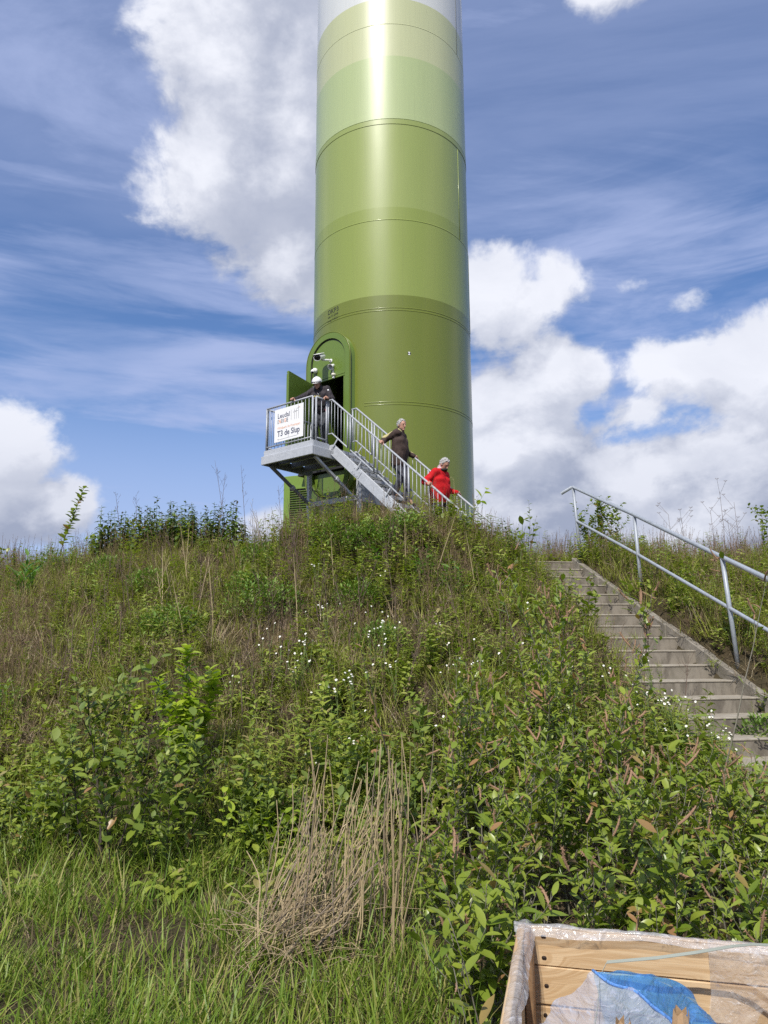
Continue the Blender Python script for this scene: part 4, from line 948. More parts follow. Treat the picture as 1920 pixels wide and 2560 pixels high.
# blue plastic bag inside the crate
OUT = [(.559, 2.17, .733), (.659, 2.1, .752), (.708, 2.0, .761), (.714, 1.88, .776), (.705, 1.74, .797), (.677, 1.56, .80)]
MID = [(0.558, 2.165, 0.735), (0.603, 2.07, 0.732), (0.63, 1.97, 0.737), (0.65, 1.87, 0.752), (0.64, 1.7, 0.771)]
LOW = [(0.555, 2.165, 0.733), (0.471, 2.06, 0.721), (0.401, 1.98, 0.727), (0.353, 1.88, 0.735), (0.299, 1.74, 0.738)]
def poly(P, t): x = t * (len(P) - 1); i = min(int(x), len(P) - 2); return Vector(P[i]).lerp(Vector(P[i + 1]), x - i)
def bl(t): return poly(MID, t)
def bag_in(u, v):
    r = bl(u).lerp(poly(LOW, u), v); r.z -= .06 * math.sin(v * math.pi) * min(1, u * 2); return r + wob(r, .016, 9) + wob(r, .006, 30)
def bag_out(u, v):
    r = bl(u).lerp(poly(OUT, u), v); r.z += .045 * math.sin(v * math.pi) * min(1, u * 2); return r + wob(r, .018, 8) + wob(r, .005, 30)
def bag_back(u, v):
    p = poly(OUT, u); q = p + Vector((.05, .01, -.3)); r = p.lerp(q, v); return r + wob(r, .012, 9) + wob(r, .005, 30)
bag = thing('blue_bag', (.7, 1.85, .3), 'torn translucent blue plastic bag lying open in the wooden crate', 'plastic bag')
part('clear_side', sheet(bag_in, 50, 40), film('pale_film', (.62, .66, .76), .68, .2, True), bag, smooth=True); M_blue = film('blue_film', (.14, .38, .86), .58, .12, True)
part('blue_side', sheet(bag_out, 50, 24), M_blue, bag, smooth=True); part('blue_back', sheet(bag_back, 50, 12), M_blue, bag, smooth=True)
mb = MB(); mb.tube([bl(t / 20) + wob(bl(t / 20), .012, 9) for t in range(21)], .004, 6); part('bag_hem', mb, film('blue_hem', (.22, .48, .95), .95, .2, True), bag, smooth=True)
# brown packing paper
M_kraft = mat('kraft_paper', (.42, .27, .145), .8, var=.2, vscale=9, bump=.2, bscale=90)
for (x, y, z, r, hh, lab, tw) in ((.635, 1.76, .68, .035, .14, 'tall folded brown paper cone beside the blue bag', .4), (.505, 1.74, .70, .035, .11, 'low brown paper tip in front of the blue bag', 1.2)):
    mb = MB(); n = 9; apex = Vector((x, y, z + hh)); base = [Vector((x + r * math.cos(tw + 2.0 * math.pi * i / n) * (1 + .35 * (i % 2)), y + r * math.sin(tw + 2.0 * math.pi * i / n), z - .05)) for i in range(n)]
    tops = [apex + Vector((.016 * math.cos(tw + 2 * math.pi * i / n), .016 * math.sin(tw + 2 * math.pi * i / n), -.012 * (i % 2))) for i in range(n)]
    mb.add(base + tops, [(i, (i + 1) % n, n + (i + 1) % n, n + i) for i in range(n - 1)])
    o = whole('paper_wrap', mb, M_kraft, (x, y, z - .05), lab, 'paper')
# packing straps
M_strap = mat('grey_green_strap', (.30, .32, .27), .4)
def ribbon(pts, w_, nrm):
    mb = MB(); pts = [Vector(p) for p in pts]; vs = []; n = len(pts)
    for i, p in enumerate(pts):
        t = (pts[min(i + 1, n - 1)] - pts[max(0, i - 1)]).normalized(); sdv = t.cross(Vector(nrm)).normalized() * w_ / 2; k = t.cross(sdv).normalized() * .0006
        vs += [p + sdv + k, p - sdv + k, p - sdv - k, p + sdv - k]
    fs = [(0, 1, 2, 3), ((n - 1) * 4 + 3, (n - 1) * 4 + 2, (n - 1) * 4 + 1, (n - 1) * 4)]
    for i in range(n - 1):
        for k in range(4): fs.append((i * 4 + k, i * 4 + (k + 1) % 4, (i + 1) * 4 + (k + 1) % 4, (i + 1) * 4 + k))
    return mb.add(vs, fs)
p0 = Vector((.599, 2.19, .743)); pts = [(.47, 1.86, .722), (.52, 2.0, .724), (.567, 2.15, .722), p0]
whole('packing_strap', ribbon(pts, .003, (1, 0, 0)), M_strap, pts[0], 'thin grey strap end dropping into the crate over the blue bag', 'strap')
pts = [p0, (.71, 2.12, .78), (.80, 2.08, .808), (.873, 2.03, .841), (.906, 1.99, .86), (.95, 1.92, .883), (1.02, 1.80, .88), (1.12, 1.7, .80)]
whole('packing_strap', ribbon(pts, .011, (0, -.4, 1)), M_strap, pts[0], 'grey strap arching from the planks over the film on the crate rim', 'strap')
# ------------------------------------------------------------------ vegetation: materials
L_green = leafmat('grass_blade', (.215, .265, .034), (.385, .405, .08), .40, .5, .3, (.36, .30, .15))
L_lush = leafmat('lush_grass_blade', (.125, .225, .026), (.275, .345, .048), .38, .45, .35, (.40, .36, .13))
L_dry = leafmat('dry_grass_blade', (.46, .355, .22), (.30, .225, .14), .30, .7, .15, (.62, .53, .37))
L_weed = leafmat('weed_leaf', (.165, .235, .026), (.325, .375, .058), .34, .45, .4, (.34, .28, .12), .8)
L_seed = leafmat('seed_head', (.27, .19, .12), (.20, .135, .095), .2, .8, .1)
L_willow = leafmat('willow_leaf', (.150, .225, .022), (.300, .360, .050), .34, .36, .5, (.36, .20, .09), .90)
L_bright = leafmat('young_leaf', (.27, .385, .030), (.41, .50, .048), .42, .42, .45)
L_sallow = leafmat('sallow_leaf', (.110, .175, .026), (.225, .280, .05), .32, .5, .4)
L_herb = leafmat('herb_leaf', (.115, .220, .036), (.225, .325, .066), .3, .55, .3)
L_nettle = leafmat('nettle_leaf', (.07, .125, .028), (.125, .185, .042), .28, .55, .3, (.13, .10, .07))
L_dock = leafmat('dock_leaf', (.10, .22, .035), (.16, .28, .05), .35, .42, .45)
M_bark = mat('dark_bark', (.075, .058, .042), .85, base2=(.04, .032, .025), vscale=20); M_gbark = mat('grey_bark', (.20, .185, .145), .8, base2=(.12, .11, .075), vscale=20)
M_gstem = mat('green_stem', (.13, .18, .05), .7); M_brownstem = mat('brown_stalk', (.17, .115, .085), .85, base2=(.10, .07, .055), vscale=15); M_straw = mat('straw_stalk', (.50, .40, .235), .6, base2=(.36, .28, .155), vscale=8, spec=.3)
M_catkin = mat('spent_catkin', (.38, .245, .16), .9, base2=(.26, .155, .095), vscale=40, spec=.1); M_petal = mat('white_petal', (.70, .68, .60), .6)

def leaf_geo(L, W, fold=.25, curl=.25, n=4, tip=1.0, wide=.5):
    """leaf along +Y, face up +Z: two rows either side of a midrib"""
    vs = [(0, 0, 0)]; fs = []
    rows = []
    for i in range(1, n + 1):
        t = i / n; y = L * t; z = -curl * L * t * t
        if i == n: rows.append((len(vs),)); vs.append((0, y, z)); break
        w_ = W / 2 * (math.sin(math.pi * t ** (math.log(.5) / math.log(wide))) ** .8)
        a = len(vs); vs += [(-w_, y, z + fold * w_), (0, y, z), (w_, y, z + fold * w_)]; rows.append((a, a + 1, a + 2))
    r = rows[0]; fs += [(0, r[1], r[0]), (0, r[2], r[1])]
    for p, q in zip(rows, rows[1:]):
        if len(q) == 3: fs += [(p[0], p[1], q[1], q[0]), (p[1], p[2], q[2], q[1])]
        else: fs += [(p[0], p[1], q[0]), (p[1], p[2], q[0])]
    return np.array(vs), fs
def frame(d, up):
    d = Vector(d).normalized(); x = d.cross(Vector(up)); x = x.normalized() if x.length > 1e-4 else d.orthogonal().normalized(); z = x.cross(d)
    return Matrix((x.to_tuple(), d.to_tuple(), z.to_tuple())).transposed()
def put_leaf(mb, geo_, p, d, up, k, var):
    V, F = geo_; Q = np.array(frame(d, up)) * k; mb.add((V @ Q.T + np.array(p)).tolist(), F, var)

def blade(mb, p, az_, lean, h, w_, droop, var, n=3):
    d = np.array([math.cos(az_), math.sin(az_), 0]); sd_ = np.array([-d[1], d[0], 0]); vs = []; q = np.array(p, float); a = lean
    tw = random.uniform(-.7, .7); sd_ = sd_ * math.cos(tw) + d * math.sin(tw)
    for i in range(n + 1):
        wi = w_ / 2 * (1 - (i / n) ** 1.6)
        if i < n: vs += [q - sd_ * wi, q + sd_ * wi]
        else: vs.append(q)
        q = q + (d * math.sin(a) + np.array([0, 0, 1]) * math.cos(a)) * h / n; a += droop / n
    fs = [(2 * i, 2 * i + 1, 2 * i + 3, 2 * i + 2) for i in range(n - 1)] + [(2 * n - 2, 2 * n - 1, 2 * n)]
    mb.add(vs, fs, var)
def tuft(n, h, w_, spread, lean, droop, flat=0.0):
    mb = MB()
    for _ in range(n):
        r = spread * math.sqrt(random.random()); a = random.uniform(0, 6.283)
        blade(mb, (r * math.cos(a), r * math.sin(a), -.03), a + random.gauss(0, .9), abs(random.gauss(lean, .2)) + flat, random.uniform(*h), w_ * random.uniform(.6, 1.3), random.gauss(droop, .4), random.random())
    return mb
def seedtuft(n, h):
    mb = MB()
    for _ in range(n):
        a = random.uniform(0, 6.283); r = .1 * random.random(); hh = random.uniform(*h); ln = abs(random.gauss(.1, .1)); v = random.random()
        pts = [Vector((r * math.cos(a) + math.cos(a) * math.sin(ln) * hh * t * (1 + .4 * t), r * math.sin(a) + math.sin(a) * math.sin(ln) * hh * t * (1 + .4 * t), hh * t - .02)) for t in (0, .35, .7, 1)]
        mb.tube(pts, [.0016, .0014, .0011, .0007], 3, False, v)
        for k in range(9):
            t = .66 + .34 * k / 9; p = pts[2].lerp(pts[3], (t - .7) / .3); b_ = random.uniform(0, 6.283); blade(mb, p, b_, random.uniform(.25, .8), random.uniform(.025, .055) * (1.25 - t * .6), .005, .3, v, 2)
    return mb
def weed(h, nl, L, W_, op=True, top=.55):
    mb = MB(); a = random.uniform(0, 6.283); ln = random.uniform(0, .22); v0 = random.random()
    pt = lambda t: Vector((math.cos(a) * math.sin(ln) * h * t * t, math.sin(a) * math.sin(ln) * h * t * t, h * t - .02))
    mb.tube([pt(0), pt(.5), pt(1)], [.003, .0024, .0012], 3, False, v0)
    g_ = leaf_geo(1, W_ / L, .3, .3, 3)
    for i in range(nl):
        t = .12 + .88 * (i + .5) / nl; b_ = i * 2.4 + a if not op else (i // 2) * 1.57 + (i % 2) * 3.14159 + a
        e = random.uniform(.25, .8) - .5 * (t - .5); d = Vector((math.cos(b_) * math.cos(e), math.sin(b_) * math.cos(e), math.sin(e)))
        put_leaf(mb, g_, pt(t), d, (0, 0, 1), L * random.uniform(.75, 1.2) * (1 - (1 - top) * t), v0 * .6 + .4 * random.random())
    return mb
def seedling_mat(n, r, L, h):
    mb = MB(); g_ = leaf_geo(1, .5, .25, .3, 3)
    for _ in range(n):
        q = r * math.sqrt(random.random()); a = random.uniform(0, 6.283); e = random.uniform(-.1, .9); b_ = random.uniform(0, 6.283)
        put_leaf(mb, g_, (q * math.cos(a), q * math.sin(a), random.uniform(.01, h)), Vector((math.cos(b_) * math.cos(e), math.sin(b_) * math.cos(e), math.sin(e))), (0, 0, 1), L * random.uniform(.6, 1.3), random.random())
    return mb

def rf(x, y, seed, f):
    r = np.random.default_rng(seed); o = np.zeros_like(x)
    for _ in range(9):
        a = r.uniform(0, 6.283); k = f * r.uniform(.5, 2.0); o += np.sin((x * np.cos(a) + y * np.sin(a)) * k + r.uniform(0, 6.283)) / 3
    return .5 + .5 * np.tanh(o)
def scatter(name, sources, m, pts, scl, tiltv, kind='stuff'):
    """one ground-cover object: many small tufts set out on the ground"""
    c = bpy.data.collections.new(name + '_kinds')
    for i, mb in enumerate(sources):
        o = bpy.data.objects.new('tuft.%03d' % (i + 1), mb.mesh('tuft', m)); c.objects.link(o)
    n = len(pts); me = bpy.data.meshes.new(name); me.vertices.add(n); me.vertices.foreach_set('co', pts.astype('f').ravel())
    rot = np.stack([RNG.normal(0, tiltv, n), RNG.normal(0, tiltv, n), RNG.uniform(0, 6.283, n)], 1)
    a = me.attributes.new('spin', 'FLOAT_VECTOR', 'POINT'); a.data.foreach_set('vector', rot.astype('f').ravel())
    a = me.attributes.new('size', 'FLOAT', 'POINT'); a.data.foreach_set('value', scl.astype('f'))
    a = me.attributes.new('pick', 'INT', 'POINT'); a.data.foreach_set('value', RNG.integers(0, len(sources), n).astype('i'))
    o = link(name, me); o['kind'] = kind
    ng = bpy.data.node_groups.new(name, 'GeometryNodeTree'); ng.interface.new_socket('Geometry', in_out='INPUT', socket_type='NodeSocketGeometry'); ng.interface.new_socket('Geometry', in_out='OUTPUT', socket_type='NodeSocketGeometry')
    N = ng.nodes; gi = N.new('NodeGroupInput'); go = N.new('NodeGroupOutput'); ip = N.new('GeometryNodeInstanceOnPoints'); ci = N.new('GeometryNodeCollectionInfo')
    ci.inputs['Collection'].default_value = c; ci.inputs['Separate Children'].default_value = True; ci.inputs['Reset Children'].default_value = True; ip.inputs['Pick Instance'].default_value = True
    def na(nm, ty): x = N.new('GeometryNodeInputNamedAttribute'); x.data_type = ty; x.inputs[0].default_value = nm; return x.outputs[0]
    Lk = ng.links.new; Lk(gi.outputs[0], ip.inputs['Points']); Lk(ci.outputs[0], ip.inputs['Instance']); Lk(na('pick', 'INT'), ip.inputs['Instance Index']); Lk(na('spin', 'FLOAT_VECTOR'), ip.inputs['Rotation']); Lk(na('size', 'FLOAT'), ip.inputs['Scale']); Lk(ip.outputs[0], go.inputs[0])
    md = o.modifiers.new('scatter', 'NODES'); md.node_group = ng
    return o
def ground_pts(dens, y0, y1, keep, jit=0.0):
    """random points on the ground in the wedge the place shows; keep(x, y) -> chance"""
    A = (y1 - y0) * 26; n = int(A * dens); x = RNG.uniform(-13, 13, n); y = RNG.uniform(y0, y1, n)
    ok = (np.abs(x) < .60 * y + 1.7); x, y = x[ok], y[ok]
    qx, qy = x - ST0[0], y - ST0[1]; s = qx * STU[0] + qy * STU[1]; wv = qx * STW[0] + qy * STW[1]
    ok = ~((s > -.8) & (s < 7) & (wv > stair_edge(s) - .05) & (wv < .13))
    cx, cy = x - CA.x, y - CA.y; u = cx * E1.x + cy * E1.y; v = cx * E2.x + cy * E2.y
    ok &= ~((u > -.06) & (u < CL1 + .06) & (v > -.06) & (v < CL2 + .06)); ok &= np.hypot(x - TC.x, y - TC.y) > TR + .6
    ok &= RNG.uniform(0, 1, len(x)) < np.clip(keep(x, y), 0, 1); x, y = x[ok], y[ok]
    return np.stack([x, y, gz(x, y) - .01], 1)
def box01(v, a, b, s): return 1 / (1 + np.exp(-(v - a) / s)) * 1 / (1 + np.exp((v - b) / s))
slope_t = lambda x, y: (y - np.interp(x, FX, FY)) / (np.interp(x, CX, CY) - np.interp(x, FX, FY))
reedzone = lambda x, y: np.exp(-(((x + .38) / .5) ** 2 + ((y - 4.3) / .65) ** 2))
def k_green(x, y): t = slope_t(x, y); return np.clip(.22 + .75 * rf(x, y, 3, 1.1) - .35 * (x < -1) * rf(x, y, 5, .5), .08, 1) * (t > .04)
def k_dry(x, y):
    t = slope_t(x, y); left = 1 / (1 + np.exp((x - 1.2) / .7))
    return (.10 + .85 * left * rf(x, y, 5, .9) + .30 * np.clip(t - .6, 0, 1) + .45 * reedzone(x, y)) * (t > .02)
def k_weed(x, y): t = slope_t(x, y); right = 1 / (1 + np.exp(-(x + .6 - .9 * np.clip(t * 3 - .6, 0, 1)) / .7)); return (.16 + .62 * right * rf(x, y, 8, .8) + .30 * rf(x, y, 9, 1.3) * (y < 9)) * (t > .03)
def k_lush(x, y): t = slope_t(x, y); return np.clip(1.1 - 6 * np.clip(t, 0, 1), 0, 1) * (1 - .75 * reedzone(x, y)) * (.55 + .45 * rf(x, y, 12, 1.5))
R_ = random.uniform
patch = lambda x, y, sd, f, lo=.45, hi=.62: np.clip((rf(x, y, sd, f) - lo) / (hi - lo), 0, 1)
src = [tuft(26, (.14, .42), .0105, .12, .3, .8) for _ in range(5)]
p = ground_pts(60, 5.6, 17.5, lambda x, y: k_green(x, y) * (.42 + .58 * patch(x, y, 31, 3.2))); scatter('meadow_grass', src, L_green, p, RNG.uniform(.55, 1.3, len(p)), .18)
src = [tuft(26, (.12, .42), .0075, .15, .4, 1.0) for _ in range(3)] + [tuft(22, (.1, .34), .007, .2, .9, .9) for _ in range(3)]
p = ground_pts(95, 4.6, 17.5, lambda x, y: k_dry(x, y) * (.4 + .6 * patch(x, y, 33, 2.6))); scatter('dry_grass', src, L_dry, p, RNG.uniform(.55, 1.3, len(p)), .2)
src = [weed(R_(.22, .5), 18, .095, .034) for _ in range(5)] + [weed(R_(.15, .36), 14, .075, .04, False) for _ in range(4)] + [seedling_mat(34, .17, .075, .16) for _ in range(3)]
p = ground_pts(100, 4.9, 17, lambda x, y: (.10 + k_weed(x, y)) * (.30 + .70 * patch(x, y, 35, 2.4, .40, .6))); scatter('meadow_weeds', src, L_weed, p, RNG.uniform(.55, 1.35, len(p)), .2)
src = [weed(R_(.5, .9), 26, .14, .048) for _ in range(4)] + [weed(R_(.35, .6), 18, .12, .055, False) for _ in range(3)]
p = ground_pts(38, 6.0, 15.5, lambda x, y: (.10 + .95 * patch(x, y, 41, 1.5, .50, .68)) * np.where((x < -1.3) & (y > 7.3), .45, 1)); scatter('tall_weeds', src, L_weed, p, RNG.uniform(.6, 1.2, len(p)), .2)
src = [seedtuft(7, (.35, .68)) for _ in range(4)]
p = ground_pts(30, 6.5, 17.5, lambda x, y: (.10 + .9 * np.clip(slope_t(x, y) - .55, 0, .6) + .45 * rf(x, y, 21, .9) ** 3) * (slope_t(x, y) > .2)); scatter('seeding_grass', src, L_seed, p, RNG.uniform(.7, 1.25, len(p)), .08)
src = [tuft(22, (.12, .36), .0095, .11, .35, .9) for _ in range(6)]
wz = lambda x, y: 1 / (1 + np.exp((x - .28) / .10)) + 1 / (1 + np.exp(-(x - 2.75) / .12))
p = ground_pts(120, 1.6, 6.6, lambda x, y: k_lush(x, y) * wz(x, y) * (.45 + .55 * patch(x, y, 37, 4.0, .35, .6))); scatter('lush_grass', src, L_lush, p, RNG.uniform(.6, 1.25, len(p)), .16)
src = [tuft(22, (.06, .24), .0065, .18, 1.0, .5) for _ in range(3)]  # thatch coloured darker, so gaps between plants look deeply shaded
p = ground_pts(210, 1.8, 16, lambda x, y: (.6 + .4 * reedzone(x, y)) * (.55 + .45 * patch(x, y, 39, 3)) * np.where(y < 5.6, .55, 1)); scatter('thatch_grass', src, leafmat('shade_dark_thatch', (.19, .14, .085), (.11, .085, .05), .12, .85, .1, (.30, .24, .15)), p, RNG.uniform(.6, 1.2, len(p)), .15)

# ------------------------------------------------------------------ woody plants, leaf by leaf
def leafset(name, m, W_, fold, curl, wide=.5, n=4):
    out = []
    for k in range(3):
        V, F = leaf_geo(1, W_ * random.uniform(.85, 1.15), fold * random.uniform(.6, 1.4), curl * random.uniform(.3, 1.6), n, 1, wide)
        mb = MB(); mb.add(V.tolist(), F); out.append((mb.mesh(name, m, True), V, F))
    return out
LS_willow = leafset('leaf', L_willow, .42, .22, .18); LS_slim = leafset('leaf', L_willow, .30, .3, .4, .42); LS_mix = LS_willow + LS_slim + LS_willow
LS_sallow = leafset('leaf', L_sallow, .56, .2, .2, .52); LS_bright = leafset('leaf', L_bright, .60, .25, .3, .45); LS_small = leafset('leaf', L_willow, .62, .2, .2, .5, 3)
LS_nettle = leafset('leaf', L_nettle, .52, .25, .45, .4, 3); LS_dock = leafset('leaf', L_dock, .26, .3, .35, .45, 5)
def catkin_mesh():
    mb = MB(); pts = [Vector((.12 * math.sin(t * 2.2), t, .10 * t * t)) for t in np.linspace(0, 1, 6)]
    mb.tube(pts, [.035, .05, .055, .05, .042, .02], 6)
    for _ in range(46):
        t = random.uniform(.05, 1); a = random.uniform(0, 6.283); c = Vector((.12 * math.sin(t * 2.2), t, .10 * t * t)); d = Vector((math.cos(a), random.uniform(.1, .9), math.sin(a))).normalized(); e = d.orthogonal().normalized() * .02
        mb.add([c + e, c - e, c + d * random.uniform(.09, .16)], [(0, 1, 2)])
    return mb.mesh('catkin', M_catkin)
CATK = [catkin_mesh() for _ in range(3)]
EYE = Vector((0, 0, 1.6))
def plant(name, label, cat, base, stems, leaves, L, group=None, bark=M_bark, step=.05, t0=.25, spread=.85, twigs=0, twigL=.25, cat_n=0, cat_L=.07, limit=300, stem_parts=True, droop=0.0, up=.35, r_tip=.0015, opposite=False):
    """stems: list of (dx, dy, azimuth, lean, length, radius, curve). Leaves near the eye are parts, the rest is one piece."""
    base = Vector(base); root = thing(name, base, label, cat, group); LV = []; tips = []; mbs = MB()
    def grow(p, az_, lean, Ln, r, curve, tw):
        n = 9; pts = [Vector(p)]; a = lean; z_ = az_; dirs = []
        for i in range(n):
            d = Vector((math.cos(z_) * math.sin(a), math.sin(z_) * math.sin(a), math.cos(a))); dirs.append(d); pts.append(pts[-1] + d * Ln / n); a += curve / n + random.gauss(0, .05); z_ += random.gauss(0, .10)
        mbs.tube(pts, [max(r * (1 - .85 * i / n), r_tip) for i in range(n + 1)], 5, True)
        k = 0; s = t0 * Ln if not tw else .15 * Ln; ph = random.uniform(0, 6.283)
        while s < Ln:
            t = s / Ln * n; i = min(int(t), n - 1); q = pts[i].lerp(pts[i + 1], t - i); d = dirs[i]; e = d.orthogonal().normalized(); f_ = d.cross(e)
            for rep in ((0, math.pi) if opposite else (0,)):
                ang_ = ph + rep + (k * 2.4 if not opposite else k * 1.5708); rd = e * math.cos(ang_) + f_ * math.sin(ang_)
                ld = (d * (1 - spread * .6) + rd * spread + Vector((0, 0, up * .5 - droop))).normalized(); nrm = (d * .7 + Vector((random.gauss(0, .3), random.gauss(0, .3), .7))).normalized()
                LV.append((q, ld, nrm, L * min(1.4, random.lognormvariate(-.12, .30)) * (.65 + .35 * math.sin(min(1, (s / Ln) * 1.3) * math.pi * .75))))
            k += 1; s += step * random.uniform(.7, 1.3)
        tips.append((pts[-1], dirs[-1]))
        if not tw:
            for _ in range(twigs):
                t = random.uniform(.25, .95); x = t * n; i = min(int(x), n - 1); q = pts[i].lerp(pts[i + 1], x - i); grow(q, random.uniform(0, 6.283), random.uniform(.5, 1.1), twigL * random.uniform(.5, 1.3), r * .45, -.5, True)
                tips.append((q, (dirs[i] + Vector((random.gauss(0, .6), random.gauss(0, .6), .1))).normalized()))
    for (dx, dy, az_, ln_, Ln, r, cv) in stems:
        x, y = base.x + dx, base.y + dy; grow((x, y, G(x, y) - .05 if abs(dx) + abs(dy) > 0 else base.z - .05), az_, ln_, Ln, r, cv, False)
    so = part('stem', mbs, bark, root, smooth=True)
    order = sorted(range(len(LV)), key=lambda i: (LV[i][0] - EYE).length - .002 * LV[i][3])
    rest = MB()
    for n_i, i in enumerate(order):
        q, ld, nrm, Lk_ = LV[i]; me, V, F = random.choice(leaves)
        if n_i < limit:
            o = bpy.data.objects.new('leaf', me); COL.objects.link(o); o.parent = root; o.matrix_basis = Matrix.Translation(q - base) @ (frame(ld, nrm) * Lk_).to_4x4()
        else:
            Q = np.array(frame(ld, nrm)) * Lk_; rest.add((V @ Q.T + np.array(q)).tolist(), F, random.random())
    if rest.V: o = part('foliage', rest, leaves[0][0].materials[0], root, smooth=True); o['kind'] = 'stuff'
    tips.sort(key=lambda t: -t[0].z); tops_ = tips[:max(4, int(len(tips) * .55))]
    for _ in range(cat_n):
        q, d = random.choice(tops_); o = bpy.data.objects.new('catkin', random.choice(CATK)); COL.objects.link(o); o.parent = root
        dd = (d + Vector((random.gauss(0, .7), random.gauss(0, .7), random.gauss(0.1, .5)))).normalized(); k = cat_L * random.uniform(.6, 1.2)
        o.matrix_basis = Matrix.Translation(q - base + Vector((random.gauss(0, .015), random.gauss(0, .015), random.gauss(-.03, .05)))) @ (frame(dd, (0, 0, 1)) * k).to_4x4()
    return root
U = random.uniform
def fan(n, Ls, sp, lean=(.05, .5), r=.007, cv=-.25): return [(U(-sp, sp), U(-sp * .6, sp * .6), U(0, 6.283), U(*lean), U(*Ls), r * U(.7, 1.2), cv) for _ in range(n)]
def at(x, y): return (x, y, G(x, y))
WG = 'willow shrubs along the foot of the bank'
W_spec = [(.66, 5.55, 12, (.9, 1.75), .26, 'willow shrub with few catkins standing just beyond the dry reed clump', 14, .078),
          (1.22, 5.85, 14, (1.1, 2.1), .28, 'tallest willow shrub, its catkin-laden tips reaching up over the white flowers', 36, .085),
          (1.70, 5.55, 12, (.6, 1.15), .28, 'willow shrub thick with rusty catkins below the middle of the concrete stairs', 36, .085),
          (2.36, 5.1, 11, (.4, .75), .28, 'willow shrub before the lowest visible concrete steps', 22, .085),
          (2.9, 4.9, 10, (.35, .6), .28, 'willow shrub at the picture edge under the tube railing', 10, .085),
          (1.00, 4.75, 13, (.6, 1.15), .28, 'low leafy willow shrub between dry reeds and crate corner', 9, .085),
          (1.60, 4.55, 13, (.6, 1.15), .28, 'low willow shrub rising behind the rim of the pine crate', 12, .085),
          (2.20, 4.35, 12, (.5, .95), .28, 'willow shrub with pale twigs lying over the crate film', 16, .085),
          (.52, 4.25, 11, (.45, .85), .24, 'willow bush tucked against the matted reeds', 5, .085),
          (1.15, 3.75, 12, (.4, .75), .28, 'willow bush directly behind the crate\'s plank wall', 6, .085),
          (1.85, 3.55, 11, (.4, .75), .3, 'willow bush behind the crinkled film flap of the crate', 6, .085),
          (.42, 3.35, 9, (.35, .7), .18, 'small willow bush hugging the wrapped crate corner', 5, .085)]
for (x, y, n, Ls, sp, lab, cn, Lf) in W_spec:
    plant('willow_shrub', lab, 'shrub', at(x, y), fan(n, Ls, sp, (.05, .6)), LS_mix, Lf * 1.0, WG, M_gbark, .029, .2, .85, 7, .28, int(cn * 2.8), .105)
# overhanging shoots close to the camera
plant('willow_shoot', 'large-leaved willow shoot leaning in front of the lowest steps', 'shrub', at(1.80, 3.35), [(0, 0, 2.6, .10, 1.55, .007, -.2), (.25, .1, 1.2, .25, 1.35, .006, -.3)], LS_willow, .125, WG, M_gbark, .05, .45, .9, 3, .26, 4, .07)
plant('willow_shoot', 'few-leaved willow sprig beside the wrapped crate corner', 'shrub', at(.36, 2.55), [(0, 0, 3.3, .10, .82, .005, .25), (-.03, .03, 2.2, .25, .6, .004, .2)], LS_willow, .082, WG, M_gbark, .05, .4, .9, 1, .14, 1, .05)
plant('bare_branch', 'long nearly bare willow branch with catkins arching up across the stairs', 'branch', at(1.95, 5.1), [(0, 0, .25, .42, 2.6, .008, .15)], LS_willow, .09, None, M_gbark, .28, .55, .9, 3, .28, 13, .10)
plant('bare_branch', 'dark slanting branch tipped with brown catkins above the reed clump', 'branch', at(.35, 5.3), [(0, 0, 2.75, .52, 1.75, .009, -.25)], LS_willow, .08, None, M_bark, .20, .35, .9, 1, .2, 11, .085)
plant('catkin_branch', 'upright dark branch carrying a dense head of rusty catkins', 'branch', at(1.45, 5.9), [(0, 0, 1.2, .06, 1.75, .008, .05), (.05, 0, .3, .25, 1.4, .006, -.1)], LS_willow, .07, None, M_bark, .12, .5, .9, 5, .24, 26, .085)
# sallow bush on the grass side
plant('sallow_bush', 'open sallow bush with dark stems and rounded leaves on the grassy side', 'shrub', at(-2.02, 5.62), [(0, 0, 2.5, .12, 1.3, .012, .25), (.05, .05, .6, .30, 1.4, .009, -.1), (.0, .1, 1.6, .15, 1.45, .009, .1), (-.1, .05, 3.1, .35, 1.2, .008, -.15), (.1, 0, 0, .5, .9, .007, -.2), (.25, .1, .8, .35, .8, .006, -.2), (.35, -.05, 5.6, .4, .6, .006, -.3), (-.05, .05, 1.8, .2, 1.25, .008, .0), (.4, .1, .2, .25, .95, .007, -.1), (.55, .0, .4, .35, .75, .006, -.2), (-.2, .0, 2.8, .35, .9, .006, -.2), (.15, -.15, 4.4, .4, .7, .006, -.2), (.5, -.2, 5.2, .5, .6, .005, -.2)], LS_sallow + LS_willow, .10, None, M_bark, .036, .15, .9, 7, .34, 0, .06, 300)
plant('sallow_bush', 'small low green bush at the picture edge below the slope', 'shrub', at(-2.75, 5.75), fan(7, (.4, .8), .25), LS_small, .05, None, M_gstem, .03, .15, .9, 4, .2, 0, .06, 300)
plant('young_maple', 'bright yellow-green sapling glowing in the sun on the lower slope', 'sapling', at(-1.76, 6.75), [(0, 0, 1.6, .03, 1.18, .008, .05), (.03, 0, .4, .3, .85, .006, -.3), (-.03, 0, 3.0, .3, .8, .006, -.3), (.02, .05, 4.6, .3, .65, .005, -.3), (0, -.05, 5.4, .35, .6, .005, -.3)], LS_bright, .11, None, M_bark, .026, .2, .95, 6, .18, 0, .06, 300, opposite=True)
plant('young_maple', 'small yellowish sapling poking up behind the sallow bush', 'sapling', at(-2.25, 6.75), [(0, 0, 1.2, .1, .95, .005, .1), (.03, 0, .4, .3, .6, .004, -.3)], LS_bright, .085, None, M_bark, .06, .4, .95, 1, .15, 0, .06, 300, opposite=True)
